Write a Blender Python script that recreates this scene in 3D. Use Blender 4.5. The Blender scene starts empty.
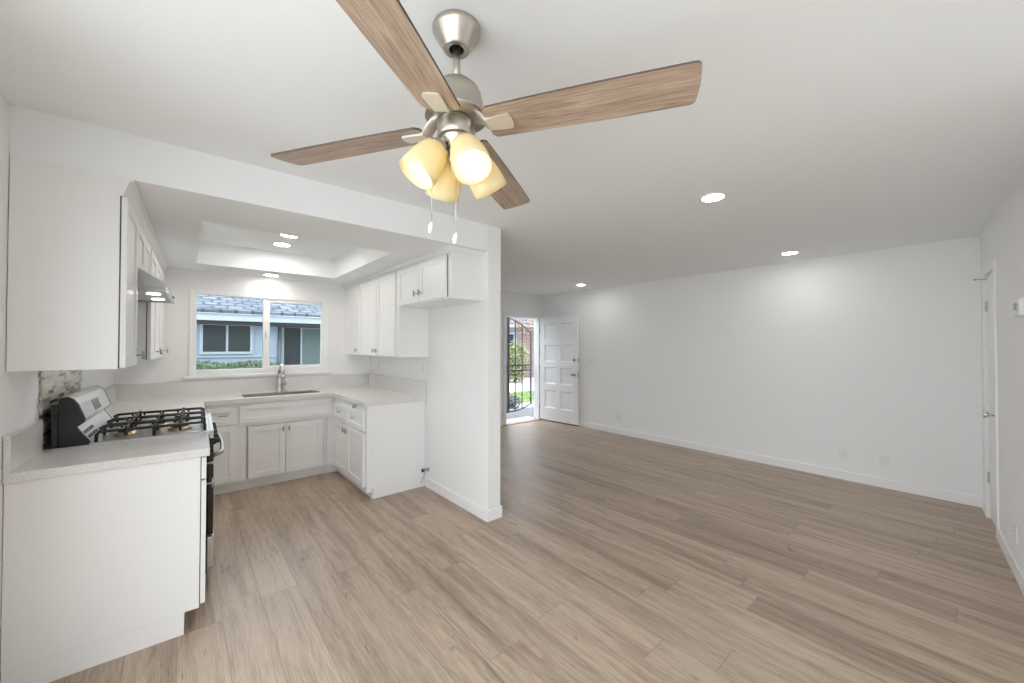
import bpy, bmesh, math, random
from math import sin, cos, pi, radians
from mathutils import Vector, Matrix
random.seed(7)
SC = bpy.context.scene
COL = SC.collection

# ------------------------------------------------------------------ camera
FPX = 387.29
cam = bpy.data.cameras.new('camera')
cam.sensor_fit = 'HORIZONTAL'; cam.sensor_width = 36.0
cam.lens = FPX * 36.0 / 1024.0
cam.clip_start = 0.02; cam.clip_end = 200
camo = bpy.data.objects.new('camera', cam); COL.objects.link(camo)
YAW, PITCH, ROLL, CAMH = 0.70379, 0.01249, 0.00154, 1.4368
camo.matrix_world = (Matrix.Translation((0, 0, CAMH)) @ Matrix.Rotation(-YAW, 4, 'Z')
                     @ Matrix.Rotation(pi/2 + PITCH, 4, 'X') @ Matrix.Rotation(ROLL, 4, 'Z'))
SC.camera = camo

# ------------------------------------------------------------------ world, light levels, exposure
LED_STRENGTH = 36.0          # recessed ceiling lights, living room
LED_KITCHEN = 60.0           # recessed lights in the kitchen ceiling tray
LED_SINK = 26.0              # recessed light over the sink window
BULB_STRENGTH = 3.6         # lamps in the fan's shades
SKY_STRENGTH = 3.0
w = bpy.data.worlds.new('overcast_sky'); SC.world = w; w.use_nodes = True
nt = w.node_tree; nt.nodes.clear()
wo = nt.nodes.new('ShaderNodeOutputWorld'); bg = nt.nodes.new('ShaderNodeBackground')
tc = nt.nodes.new('ShaderNodeTexCoord'); sp = nt.nodes.new('ShaderNodeSeparateXYZ'); rp = nt.nodes.new('ShaderNodeValToRGB')
nt.links.new(tc.outputs['Generated'], sp.inputs[0]); nt.links.new(sp.outputs['Z'], rp.inputs[0])
rp.color_ramp.elements[0].position = 0.0; rp.color_ramp.elements[0].color = (0.80, 0.86, 0.92, 1)
rp.color_ramp.elements[1].position = 0.7; rp.color_ramp.elements[1].color = (0.86, 0.94, 1.0, 1)
nt.links.new(rp.outputs[0], bg.inputs[0]); bg.inputs[1].default_value = SKY_STRENGTH
nt.links.new(bg.outputs[0], wo.inputs[0])
SC.view_settings.view_transform = 'Standard'; SC.view_settings.look = 'None'
SC.view_settings.gamma = 1.0; SC.view_settings.use_curve_mapping = False
SC.view_settings.exposure = 0.89
SC.cycles.max_bounces = 12; SC.cycles.diffuse_bounces = 8; SC.cycles.glossy_bounces = 4
SC.cycles.transparent_max_bounces = 12; SC.cycles.sample_clamp_indirect = 6.0
SC.cycles.caustics_reflective = False; SC.cycles.caustics_refractive = False

# ------------------------------------------------------------------ materials
def mat(name, col, rough=0.5, metal=0.0, spec=0.5):
    m = bpy.data.materials.new(name); m.use_nodes = True
    b = m.node_tree.nodes['Principled BSDF']
    b.inputs['Base Color'].default_value = (*col, 1); b.inputs['Roughness'].default_value = rough
    b.inputs['Metallic'].default_value = metal; b.inputs['Specular IOR Level'].default_value = spec
    return m
class NB:                                   # small node helper
    def __init__(s, m): s.t = m.node_tree; s.b = s.t.nodes['Principled BSDF']
    def n(s, kind, **kw):
        o = s.t.nodes.new('ShaderNode' + kind)
        for k, v in kw.items():
            if k == 'inp':
                for a, c in v.items(): o.inputs[a].default_value = c
            else: setattr(o, k, v)
        return o
    def l(s, a, b): s.t.links.new(a, b)
    def math(s, op, a, b=None):
        o = s.n('Math', operation=op)
        for i, v in enumerate((a, b)):
            if v is None: continue
            if isinstance(v, (int, float)): o.inputs[i].default_value = v
            else: s.l(v, o.inputs[i])
        return o.outputs[0]
    def ramp(s, fac, stops):
        o = s.n('ValToRGB'); e = o.color_ramp.elements
        while len(e) < len(stops): e.new(0.5)
        for i, (p, c) in enumerate(stops): e[i].position = p; e[i].color = (*c, 1)
        s.l(fac, o.inputs[0]); return o.outputs[0]
    def mix(s, fac, a, b, mode='MIX'):
        o = s.n('Mix', data_type='RGBA', blend_type=mode)
        for i, v in ((0, fac), (6, a), (7, b)):
            if isinstance(v, (int, float)): o.inputs[i].default_value = v
            elif isinstance(v, tuple): o.inputs[i].default_value = (*v, 1)
            else: s.l(v, o.inputs[i])
        return o.outputs[2]
    def bump(s, h, strength=0.1, dist=0.01):
        o = s.n('Bump', inp={'Strength': strength, 'Distance': dist}); s.l(h, o.inputs['Height']); s.l(o.outputs[0], s.b.inputs['Normal'])
def noisy(m, scale, bump, dist=0.002, col2=None, amt=0.3):
    k = NB(m); tc = k.n('TexCoord'); nz = k.n('TexNoise', inp={'Scale': scale, 'Detail': 3.0}); k.l(tc.outputs['Object'], nz.inputs['Vector'])
    if bump: k.bump(nz.outputs[0], bump, dist)
    if col2 is not None:
        c = tuple(k.b.inputs['Base Color'].default_value)[:3]
        k.l(k.ramp(nz.outputs[0], [(0.35, c), (0.35 + amt, col2)]), k.b.inputs['Base Color'])
    return m

M = {}
M['wall'] = noisy(mat('wall_paint', (0.87, 0.875, 0.875), 0.75, spec=0.25), 60, 0.04)
M['ceil'] = noisy(mat('ceiling_paint', (0.885, 0.905, 0.912), 0.9, spec=0.15), 90, 0.05)
M['trim'] = mat('trim_paint', (0.88, 0.885, 0.89), 0.4)
M['cab'] = noisy(mat('cabinet_white', (0.86, 0.86, 0.855), 0.32), 12, 0.02)
M['gap'] = mat('cabinet_gap_shadow', (0.10, 0.10, 0.10), 0.8)
M['quartz'] = mat('white_quartz', (0.76, 0.745, 0.725), 0.22)
k = NB(M['quartz']); tc = k.n('TexCoord'); nz = k.n('TexNoise', inp={'Scale': 160.0, 'Detail': 4.0}); k.l(tc.outputs['Object'], nz.inputs['Vector'])
nz2 = k.n('TexNoise', inp={'Scale': 5.0, 'Detail': 5.0}); k.l(tc.outputs['Object'], nz2.inputs['Vector'])
c1 = k.ramp(nz.outputs[0], [(0.34, (0.62, 0.605, 0.585)), (0.5, (0.74, 0.725, 0.705)), (0.7, (0.79, 0.78, 0.765))])
k.l(k.mix(0.25, c1, k.ramp(nz2.outputs[0], [(0.4, (0.68, 0.66, 0.635)), (0.6, (0.79, 0.78, 0.76))])), k.b.inputs['Base Color'])
M['nickel'] = mat('brushed_nickel', (0.55, 0.505, 0.44), 0.34, 1.0)
M['glare_nickel'] = mat('glare_lit_nickel', (0.80, 0.76, 0.69), 0.5, 0.7)  # nickel lightened to carry the bulbs' glare on the blade brackets
M['steel'] = mat('stainless_steel', (0.70, 0.70, 0.69), 0.3, 1.0)
M['hoodsteel'] = mat('brushed_hood_steel', (0.40, 0.40, 0.40), 0.36, 1.0)
M['chrome'] = mat('polished_chrome', (0.8, 0.8, 0.8), 0.12, 1.0)
M['handle'] = mat('satin_steel_handle', (0.42, 0.41, 0.40), 0.3, 1.0)
M['black'] = mat('black_enamel', (0.012, 0.012, 0.013), 0.22)
M['iron'] = mat('cast_iron', (0.022, 0.021, 0.02), 0.55)
M['brass'] = mat('burner_brass', (0.50, 0.39, 0.27), 0.35, 1.0)
M['silverpaint'] = mat('silver_panel', (0.66, 0.66, 0.66), 0.38, 0.35)
M['display'] = mat('display_glass', (0.20, 0.21, 0.21), 0.15)
M['darkglass'] = mat('dark_glass', (0.03, 0.035, 0.035), 0.08)
M['plastic'] = mat('white_plastic', (0.83, 0.83, 0.83), 0.3)
M['slot'] = mat('slot_dark', (0.08, 0.08, 0.08), 0.6)
M['rubber'] = mat('black_rubber', (0.03, 0.03, 0.03), 0.6)
M['hinge'] = mat('pale_hinge', (0.55, 0.55, 0.54), 0.4)
M['grey'] = mat('grey_plastic', (0.45, 0.45, 0.44), 0.4)
M['bluestripe'] = mat('lcd_grey', (0.33, 0.36, 0.34), 0.25)

def emis(name, col, st):
    m = bpy.data.materials.new(name); m.use_nodes = True; t = m.node_tree; t.nodes.clear()
    o = t.nodes.new('ShaderNodeOutputMaterial'); e = t.nodes.new('ShaderNodeEmission')
    e.inputs[0].default_value = (*col, 1); e.inputs[1].default_value = st; t.links.new(e.outputs[0], o.inputs[0]); return m
M['led'] = emis('led_diffuser', (1.0, 0.985, 0.965), LED_STRENGTH)
M['led_kitchen'] = emis('led_diffuser_kitchen', (1.0, 0.945, 0.88), LED_KITCHEN)
M['led_sink'] = emis('led_diffuser_sink', (1.0, 0.945, 0.88), LED_SINK)
M['bulb'] = emis('lamp_bulb', (1.0, 0.88, 0.70), BULB_STRENGTH)
M['hoodled'] = emis('hood_lamp', (1.0, 0.97, 0.92), 4.0)

def thin_glass(name, tint, refl=0.06):
    m = bpy.data.materials.new(name); m.use_nodes = True; t = m.node_tree; t.nodes.clear()
    o = t.nodes.new('ShaderNodeOutputMaterial'); x = t.nodes.new('ShaderNodeMixShader')
    a = t.nodes.new('ShaderNodeBsdfTransparent'); a.inputs[0].default_value = (*tint, 1)
    g = t.nodes.new('ShaderNodeBsdfGlossy'); g.inputs['Roughness'].default_value = 0.02
    f = t.nodes.new('ShaderNodeFresnel'); f.inputs[0].default_value = 1.35
    t.links.new(f.outputs[0], x.inputs[0]); t.links.new(a.outputs[0], x.inputs[1]); t.links.new(g.outputs[0], x.inputs[2]); t.links.new(x.outputs[0], o.inputs[0]); return m
M['pane'] = thin_glass('window_glass', (0.95, 0.975, 0.98))
m = bpy.data.materials.new('amber_shade_glass'); m.use_nodes = True; t = m.node_tree; t.nodes.clear()
o = t.nodes.new('ShaderNodeOutputMaterial'); tr = t.nodes.new('ShaderNodeBsdfTranslucent'); tr.inputs[0].default_value = (0.93, 0.81, 0.49, 1)
df = t.nodes.new('ShaderNodeBsdfPrincipled'); df.inputs['Base Color'].default_value = (0.86, 0.765, 0.47, 1); df.inputs['Roughness'].default_value = 0.25
x = t.nodes.new('ShaderNodeMixShader'); x.inputs[0].default_value = 0.80
t.links.new(tr.outputs[0], x.inputs[1]); t.links.new(df.outputs[0], x.inputs[2]); t.links.new(x.outputs[0], o.inputs[0]); M['shade'] = m

# wood plank floor: boards run along Y
M['floor'] = mat('oak_plank_floor', (0.4, 0.3, 0.24), 0.38)
k = NB(M['floor']); g = k.n('NewGeometry'); s = k.n('SeparateXYZ'); k.l(g.outputs['Position'], s.inputs[0])
PW, PL = 0.182, 1.52
px = k.math('DIVIDE', k.math('ADD', s.outputs[0], 20.03), PW); row = k.math('FLOOR', px); fx = k.math('FRACT', px)
wn = k.n('TexWhiteNoise', noise_dimensions='1D'); k.l(row, wn.inputs['W'])
py = k.math('ADD', k.math('DIVIDE', k.math('ADD', s.outputs[1], 20.0), PL), wn.outputs['Value']); col = k.math('FLOOR', py); fy = k.math('FRACT', py)
cid = k.n('CombineXYZ'); k.l(row, cid.inputs[0]); k.l(col, cid.inputs[1])
wn2 = k.n('TexWhiteNoise', noise_dimensions='2D'); k.l(cid.outputs[0], wn2.inputs['Vector'])
off = k.math('MULTIPLY', wn2.outputs['Value'], 37.0)
gv = k.n('CombineXYZ'); k.l(k.math('MULTIPLY', s.outputs[0], 12.0), gv.inputs[0]); k.l(k.math('MULTIPLY', s.outputs[1], 0.75), gv.inputs[1]); k.l(off, gv.inputs[2])
n1 = k.n('TexNoise', inp={'Scale': 1.0, 'Detail': 6.0, 'Roughness': 0.68, 'Distortion': 0.45}); k.l(gv.outputs[0], n1.inputs['Vector'])
gv2 = k.n('CombineXYZ'); k.l(k.math('MULTIPLY', s.outputs[0], 170.0), gv2.inputs[0]); k.l(k.math('MULTIPLY', s.outputs[1], 9.0), gv2.inputs[1]); k.l(off, gv2.inputs[2])
n2 = k.n('TexNoise', inp={'Scale': 1.0, 'Detail': 4.0}); k.l(gv2.outputs[0], n2.inputs['Vector'])
gv3 = k.n('CombineXYZ'); k.l(k.math('MULTIPLY', s.outputs[0], 13.0), gv3.inputs[0]); k.l(k.math('MULTIPLY', s.outputs[1], 4.5), gv3.inputs[1]); k.l(off, gv3.inputs[2])
n3 = k.n('TexNoise', inp={'Scale': 1.0, 'Detail': 3.0, 'Distortion': 1.6}); k.l(gv3.outputs[0], n3.inputs['Vector'])
base = k.ramp(n1.outputs[0], [(0.31, (0.175, 0.116, 0.077)), (0.43, (0.325, 0.236, 0.168)), (0.55, (0.475, 0.366, 0.276)), (0.74, (0.585, 0.466, 0.362))])
base = k.mix(0.33, base, k.ramp(n2.outputs[0], [(0.35, (0.25, 0.185, 0.135)), (0.6, (0.53, 0.427, 0.338))]))
knot = k.ramp(n3.outputs[0], [(0.22, (0.50, 0.45, 0.41)), (0.33, (1, 1, 1))])
base = k.mix(0.8, base, knot, 'MULTIPLY')
tone = k.ramp(wn2.outputs['Value'], [(0.0, (0.90, 0.895, 0.89)), (0.5, (1.0, 1.0, 1.0)), (1.0, (1.07, 1.07, 1.07))])
base = k.mix(1.0, base, tone, 'MULTIPLY')
ex = k.math('LESS_THAN', k.math('MINIMUM', fx, k.math('SUBTRACT', 1.0, fx)), 0.009)
ey = k.math('LESS_THAN', k.math('MINIMUM', fy, k.math('SUBTRACT', 1.0, fy)), 0.0013)
edge = k.math('MAXIMUM', ex, ey)
base = k.mix(k.math('MULTIPLY', edge, 0.42), base, (0.12, 0.085, 0.065))
k.l(base, k.b.inputs['Base Color'])
k.l(k.n('MapRange', inp={1: 0.3, 2: 0.7, 3: 0.32, 4: 0.47}).outputs[0], k.b.inputs['Roughness'])
mr = [x for x in k.t.nodes if x.bl_idname == 'ShaderNodeMapRange'][0]; k.l(n1.outputs[0], mr.inputs[0])
k.bump(k.math('SUBTRACT', k.math('MULTIPLY', n2.outputs[0], 0.4), edge), 0.12, 0.002)

# fan blade wood: grain along the blade's local X
M['blade'] = mat('weathered_oak_blade', (0.45, 0.33, 0.25), 0.45)
k = NB(M['blade']); a = k.n('TexCoord'); mp = k.n('Mapping', inp={'Scale': (4.0, 55.0, 10.0)}); k.l(a.outputs['Object'], mp.inputs[0])
n1 = k.n('TexNoise', inp={'Scale': 1.0, 'Detail': 6.0, 'Roughness': 0.6, 'Distortion': 1.3}); k.l(mp.outputs[0], n1.inputs['Vector'])
mp2 = k.n('Mapping', inp={'Scale': (9.0, 260.0, 10.0)}); k.l(a.outputs['Object'], mp2.inputs[0])
n2 = k.n('TexNoise', inp={'Scale': 1.0, 'Detail': 3.0}); k.l(mp2.outputs[0], n2.inputs['Vector'])
c = k.ramp(n1.outputs[0], [(0.30, (0.17, 0.112, 0.076)), (0.5, (0.40, 0.292, 0.215)), (0.70, (0.56, 0.435, 0.33))])
k.l(k.mix(0.35, c, k.ramp(n2.outputs[0], [(0.35, (0.19, 0.128, 0.09)), (0.65, (0.55, 0.425, 0.325))])), k.b.inputs['Base Color'])
M['bladeedge'] = mat('dark_blade_edge', (0.10, 0.075, 0.06), 0.6)

# mosaic strips, one colour per tile
M['mosaic'] = mat('mosaic_glass_stone', (0.6, 0.57, 0.52), 0.2)
k = NB(M['mosaic']); g = k.n('NewGeometry')
o = k.n('ValToRGB'); o.color_ramp.interpolation = 'CONSTANT'; e = o.color_ramp.elements
for i, (p, c) in enumerate([(0, (0.66, 0.62, 0.56)), (0.25, (0.50, 0.46, 0.41)), (0.42, (0.72, 0.70, 0.66)), (0.6, (0.30, 0.25, 0.20)), (0.70, (0.10, 0.085, 0.075)), (0.78, (0.58, 0.53, 0.46)), (0.92, (0.38, 0.35, 0.32))]):
    q = e[i] if i < 2 else e.new(p); q.position = p; q.color = (*c, 1)
k.l(g.outputs['Random Per Island'], o.inputs[0]); k.l(o.outputs[0], k.b.inputs['Base Color'])
M['grout'] = mat('tile_grout', (0.62, 0.60, 0.57), 0.8)

# outdoors
M['siding'] = mat('pale_blue_siding', (0.235, 0.29, 0.35), 0.6)
M['siding_trim'] = mat('white_house_trim', (0.30, 0.34, 0.375), 0.5)
M['shadowboard'] = mat('eave_shadow', (0.02, 0.021, 0.022), 0.8)  # near-black colour stands in for the shade under the eave
M['shingle'] = mat('grey_shingles', (0.3, 0.33, 0.37), 0.9)
k = NB(M['shingle']); a = k.n('TexCoord'); br = k.n('TexBrick', inp={'Scale': 1.0, 'Color1': (0.085, 0.098, 0.125, 1), 'Color2': (0.165, 0.185, 0.222, 1), 'Mortar': (0.035, 0.04, 0.055, 1), 'Mortar Size': 0.028, 'Mortar Smooth': 0.6, 'Brick Width': 0.22, 'Row Height': 0.15})
nzs = k.n('TexNoise', inp={'Scale': 5.0}); k.l(a.outputs['Object'], nzs.inputs['Vector'])
vadd = k.n('VectorMath', operation='ADD'); vsc = k.n('VectorMath', operation='SCALE', inp={'Scale': 0.16}); k.l(nzs.outputs['Color'], vsc.inputs[0]); k.l(a.outputs['Object'], vadd.inputs[0]); k.l(vsc.outputs[0], vadd.inputs[1])
k.l(vadd.outputs[0], br.inputs['Vector']); k.l(br.outputs[0], k.b.inputs['Base Color'])
M['houseglass'] = mat('house_window_glass', (0.026, 0.034, 0.036), 0.3, spec=0.15)
M['curtain'] = mat('green_grey_curtain', (0.10, 0.135, 0.13), 0.8)
M['leaf'] = noisy(mat('hedge_leaf', (0.035, 0.06, 0.025), 0.7), 14, 0, col2=(0.13, 0.18, 0.085))
M['leaf2'] = noisy(mat('shrub_leaf', (0.12, 0.15, 0.05), 0.7), 6, 0, col2=(0.27, 0.28, 0.12))
M['leafgrey'] = noisy(mat('grey_shrub_leaf', (0.055, 0.06, 0.055), 0.7), 8, 0, col2=(0.12, 0.13, 0.12))
M['blossom'] = noisy(mat('russet_leaf', (0.17, 0.09, 0.06), 0.7), 5, 0, col2=(0.28, 0.20, 0.13))
M['grass'] = noisy(mat('lawn_green', (0.14, 0.22, 0.055), 0.9), 14, 0.3, 0.02, col2=(0.21, 0.29, 0.09))
M['concrete'] = noisy(mat('path_concrete', (0.34, 0.335, 0.33), 0.9), 7, 0.1, col2=(0.42, 0.415, 0.41))
M['bounce_slab'] = noisy(mat('pale_bounce_ground', (0.76, 0.75, 0.73), 0.9), 7, 0.1, col2=(0.82, 0.81, 0.79))  # whitened so it reflects more daylight indoors
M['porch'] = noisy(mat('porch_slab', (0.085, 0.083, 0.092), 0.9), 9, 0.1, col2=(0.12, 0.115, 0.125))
M['brick'] = mat('red_brick', (0.36, 0.16, 0.11), 0.85)
k = NB(M['brick']); a = k.n('TexCoord'); br = k.n('TexBrick', inp={'Scale': 1.0, 'Color1': (0.21, 0.12, 0.095, 1), 'Color2': (0.15, 0.08, 0.06, 1), 'Mortar': (0.26, 0.24, 0.23, 1), 'Mortar Size': 0.012, 'Brick Width': 0.22, 'Row Height': 0.075})
mp = k.n('Mapping', inp={'Rotation': (pi/2, 0, 0)}); k.l(a.outputs['Object'], mp.inputs[0]); k.l(mp.outputs[0], br.inputs['Vector']); k.l(br.outputs[0], k.b.inputs['Base Color'])
M['threshold'] = noisy(mat('redwood_threshold', (0.46, 0.27, 0.21), 0.55), 20, 0.05, col2=(0.60, 0.42, 0.36))
M['lilac'] = mat('lilac_grey_stucco', (0.25, 0.245, 0.29), 0.9)
M['bark'] = noisy(mat('bark', (0.16, 0.11, 0.09), 0.9), 12, 0.3, col2=(0.28, 0.20, 0.16))
M['gate'] = mat('grey_iron', (0.10, 0.10, 0.125), 0.45, 0.3)

# ------------------------------------------------------------------ mesh builder
class MB:
    def __init__(s): s.bm = bmesh.new(); s.mi = 0
    def _f(s, vs, smooth=False):
        try: f = s.bm.faces.new(vs); f.smooth = smooth; f.material_index = s.mi; return f
        except ValueError: return None
    def box(s, x0, x1, y0, y1, z0, z1):
        v = [s.bm.verts.new(p) for p in ((x0, y0, z0), (x1, y0, z0), (x1, y1, z0), (x0, y1, z0), (x0, y0, z1), (x1, y0, z1), (x1, y1, z1), (x0, y1, z1))]
        for q in ((3, 2, 1, 0), (4, 5, 6, 7), (0, 1, 5, 4), (1, 2, 6, 5), (2, 3, 7, 6), (3, 0, 4, 7)): s._f([v[i] for i in q])
        return s
    def prism(s, prof, a, b, f):            # polygon profile (p,q) swept from a to b; f(p,q,t)->xyz
        A = [s.bm.verts.new(f(p, q, a)) for p, q in prof]; B = [s.bm.verts.new(f(p, q, b)) for p, q in prof]; n = len(prof)
        s._f(A[::-1]); s._f(B)
        for i in range(n): s._f([A[i], A[(i+1) % n], B[(i+1) % n], B[i]])
        return s
    def lathe(s, prof, c=(0, 0, 0), axis=None, n=32, closed_top=True, closed_bot=True, smooth=True):
        Mx = Matrix.Translation(c)
        if axis is not None: Mx = Mx @ Vector((0, 0, 1)).rotation_difference(Vector(axis).normalized()).to_matrix().to_4x4()
        rings = []
        for r, z in prof:
            rings.append([s.bm.verts.new(Mx @ Vector((r*cos(2*pi*i/n), r*sin(2*pi*i/n), z))) for i in range(n)] if r > 1e-6 else [s.bm.verts.new(Mx @ Vector((0, 0, z)))])
        for A, B in zip(rings, rings[1:]):
            for i in range(n):
                j = (i+1) % n
                if len(A) == 1 and len(B) == 1: continue
                if len(A) == 1: s._f([A[0], B[j], B[i]][::-1], smooth)
                elif len(B) == 1: s._f([A[i], A[j], B[0]], smooth)
                else: s._f([A[i], A[j], B[j], B[i]], smooth)
        if closed_bot and len(rings[0]) > 1: s._f(rings[0][::-1])
        if closed_top and len(rings[-1]) > 1: s._f(rings[-1])
        return s
    def cyl(s, a, b, r, r2=None, n=16):
        a = Vector(a); b = Vector(b); L = (b-a).length
        return s.lathe([(r, 0), (r if r2 is None else r2, L)], a, b-a, n)
    def tube(s, pts, r, n=8, smooth=True):
        pts = [Vector(p) for p in pts]; rings = []; ref = None
        for i, p in enumerate(pts):
            d = (pts[min(i+1, len(pts)-1)] - pts[max(i-1, 0)]).normalized()
            if ref is None: ref = d.orthogonal().normalized()
            ref = (ref - d*ref.dot(d)).normalized(); bn = d.cross(ref)
            rr = r[i] if isinstance(r, (list, tuple)) else r
            rings.append([s.bm.verts.new(p + (ref*cos(2*pi*k/n) + bn*sin(2*pi*k/n))*rr) for k in range(n)])
        for A, B in zip(rings, rings[1:]):
            for i in range(n): s._f([A[i], A[(i+1) % n], B[(i+1) % n], B[i]], smooth)
        s._f(rings[0][::-1]); s._f(rings[-1]); return s
    def quad(s, *p): s._f([s.bm.verts.new(q) for q in p]); return s
    def shift(s, M4): bmesh.ops.transform(s.bm, matrix=M4, verts=s.bm.verts); return s
    def build(s, name, m, parent=None, bevel=0, kind=None, label=None):
        bmesh.ops.recalc_face_normals(s.bm, faces=s.bm.faces)
        me = bpy.data.meshes.new(name); s.bm.to_mesh(me); s.bm.free()
        for x in (m if isinstance(m, (list, tuple)) else [m]): me.materials.append(M[x])
        o = bpy.data.objects.new(name, me); COL.objects.link(o)
        if parent is not None: o.parent = parent
        if bevel:
            b = o.modifiers.new('bevel', 'BEVEL'); b.width = bevel; b.segments = 2; b.limit_method = 'ANGLE'; b.angle_limit = radians(40)
        if kind: o['kind'] = kind
        if label: o['label'] = label
        return o
def thing(name, label, cat, loc=(0, 0, 0), rz=0, group=None, mtx=None):
    o = bpy.data.objects.new(name, None); COL.objects.link(o); o.empty_display_size = 0.1
    if mtx is not None: o.matrix_world = mtx
    else: o.location = loc; o.rotation_euler = (0, 0, rz)
    return tag(o, label, cat, group)
def tag(o, label, cat, group=None, kind=None):
    o['label'] = label; o['category'] = cat
    if group: o['group'] = group
    if kind: o['kind'] = kind
    return o
def struct(name, mb, m, parent=None, bevel=0):
    return mb.build(name, m, parent, bevel, kind=None if parent else 'structure')
def copy_thing(src, loc, label):
    r = src.copy(); COL.objects.link(r); r.location = loc; r['label'] = label
    for ch in src.children:
        c = ch.copy(); COL.objects.link(c); c.parent = r
        for g in ch.children:
            d = g.copy(); COL.objects.link(d); d.parent = c
    return r

# ------------------------------------------------------------------ key dimensions (metres)
H = 2.44                      # living room ceiling
ZK = 2.225                    # lowered kitchen ceiling
XR = 5.464                    # long right-hand wall
YF = 5.48                     # wall with the front door
YK = 5.20                     # kitchen window wall
PX0, PX1, PY0 = 1.914, 2.050, 2.562   # partition
LX, LY, LTH = -0.555, 2.55, 0.023     # left wall: origin and slight skew
def Lp(n, s, z=0.0):          # left-wall frame -> world
    return Vector((LX + n*cos(LTH) + s*sin(LTH), LY - n*sin(LTH) + s*cos(LTH), z))
# frame whose local x runs along the left wall away from the camera and local -y faces the room; local y=0 is the wall face, y=-n
LM = Matrix.Translation((LX, LY, 0)) @ Matrix.Rotation(pi/2 - LTH, 4, 'Z')
def fw(x): return -0.075 - 0.075*(XR - x)      # wall with the closet door

# ------------------------------------------------------------------ setting
REAR = -2.5
mb = MB(); mb.box(-1.0, XR + 0.15, REAR - 0.12, YF + 0.005, -0.10, 0.0); struct('floor', mb, 'floor')
mb = MB(); mb.box(-1.0, XR + 0.15, REAR - 0.12, PY0, H, H + 0.10); mb.box(PX0, XR + 0.15, PY0, YF + 0.15, H, H + 0.10); struct('ceiling', mb, 'ceil')
# lowered kitchen ceiling with a raised tray
TX0, TX1, TY0, TY1 = 0.088, 1.335, 3.135, 4.75
mb = MB()
mb.box(-0.75, TX0, PY0, YK + 0.12, ZK, H + 0.1); mb.box(TX1, PX0, PY0, YK + 0.12, ZK, H + 0.1)
mb.box(TX0, TX1, PY0, TY0, ZK, H + 0.1); mb.box(TX0, TX1, TY1, YK + 0.12, ZK, H + 0.1); mb.box(TX0, TX1, TY0, TY1, H, H + 0.1)
struct('ceiling_kitchen', mb, 'ceil')
# walls
mb = MB(); mb.box(XR, XR + 0.12, -0.6, YF + 0.12, 0, H); struct('wall_right', mb, 'wall')
DX0, DX1, DH = 4.50, 5.345, 2.0
mb = MB(); mb.box(PX1, DX0, YF, YF + 0.12, 0, H); mb.box(DX1, XR, YF, YF + 0.12, 0, H); mb.box(DX0, DX1, YF, YF + 0.12, DH, H); struct('wall_entry', mb, 'wall')
WX0, WX1, WZ0, WZ1 = 0.075, 1.365, 1.155, 1.99
mb = MB(); mb.box(-0.75, WX0, YK, YK + 0.14, 0, ZK); mb.box(WX1, PX0, YK, YK + 0.14, 0, ZK); mb.box(WX0, WX1, YK, YK + 0.14, 0, WZ0); mb.box(WX0, WX1, YK, YK + 0.14, WZ1, ZK)
struct('wall_back', mb, 'wall')
mb = MB(); mb.box(PX0, PX1, PY0, YF + 0.12, 0, H); struct('wall_partition', mb, 'wall', bevel=0.004)
SX0, SX1, SZ = -4.5, -0.75, 2.15     # unseen door opening added in the left wall for daylight (along-wall range)
def lseg(mb, a, b, z0, z1, n0=-0.12, n1=0.0): mb.prism([(p.x, p.y) for p in (Lp(n1, a), Lp(n1, b), Lp(n0, b), Lp(n0, a))], z0, z1, lambda p, q, t: (p, q, t))
mb = MB(); lseg(mb, -5.2, SX0, 0, H); lseg(mb, SX1, 2.80, 0, H); lseg(mb, SX0, SX1, SZ, H); struct('wall_left', mb, 'wall')
# wall with the closet door, cut for the door leaf
CX0, CX1, CH = 4.66, 5.18, 2.035
def fwseg(mb, xa, xb, z0, z1): mb.prism([(xa, fw(xa)), (xb, fw(xb)), (xb, fw(xb) - 0.12), (xa, fw(xa) - 0.12)], z0, z1, lambda p, q, t: (p, q, t))
mb = MB(); fwseg(mb, 2.5, CX0, 0, H); fwseg(mb, CX1, XR, 0, H); fwseg(mb, CX0, CX1, CH, H); struct('wall_front', mb, 'wall')
mb = MB(); mb.box(2.5, 2.62, REAR, fw(2.5) - 0.12, 0, H); struct('wall_side', mb, 'wall')
mb = MB(); mb.box(-1.0, 2.62, REAR - 0.12, REAR, 0, H); struct('wall_rear', mb, 'wall')
# baseboards
def bb(name, pts_fn): mb = MB(); pts_fn(mb); return struct(name, mb, 'trim', bevel=0.003)
BH, BT = 0.095, 0.012
bb('baseboard_right', lambda m: m.box(XR - BT, XR, fw(XR), YF, 0, BH))
bb('baseboard_entry', lambda m: m.box(PX1 + BT, DX0 - 0.06, YF - BT, YF, 0, BH))
bb('baseboard_partition', lambda m: (m.box(PX0 - BT, PX0, PY0 - BT, 3.615, 0, BH), m.box(PX0, PX1, PY0 - BT, PY0, 0, BH), m.box(PX1, PX1 + BT, PY0 - BT, YF, 0, BH)))
def fwtrim(mb, xa, xb, z0, z1, t): mb.prism([(xa, fw(xa)), (xb, fw(xb)), (xb, fw(xb) + t), (xa, fw(xa) + t)], z0, z1, lambda p, q, tt: (p, q, tt))
bb('baseboard_front', lambda m: (fwtrim(m, 2.5, CX0 - 0.055, 0, BH, BT), fwtrim(m, CX1 + 0.055, XR - BT, 0, BH, BT)))

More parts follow.
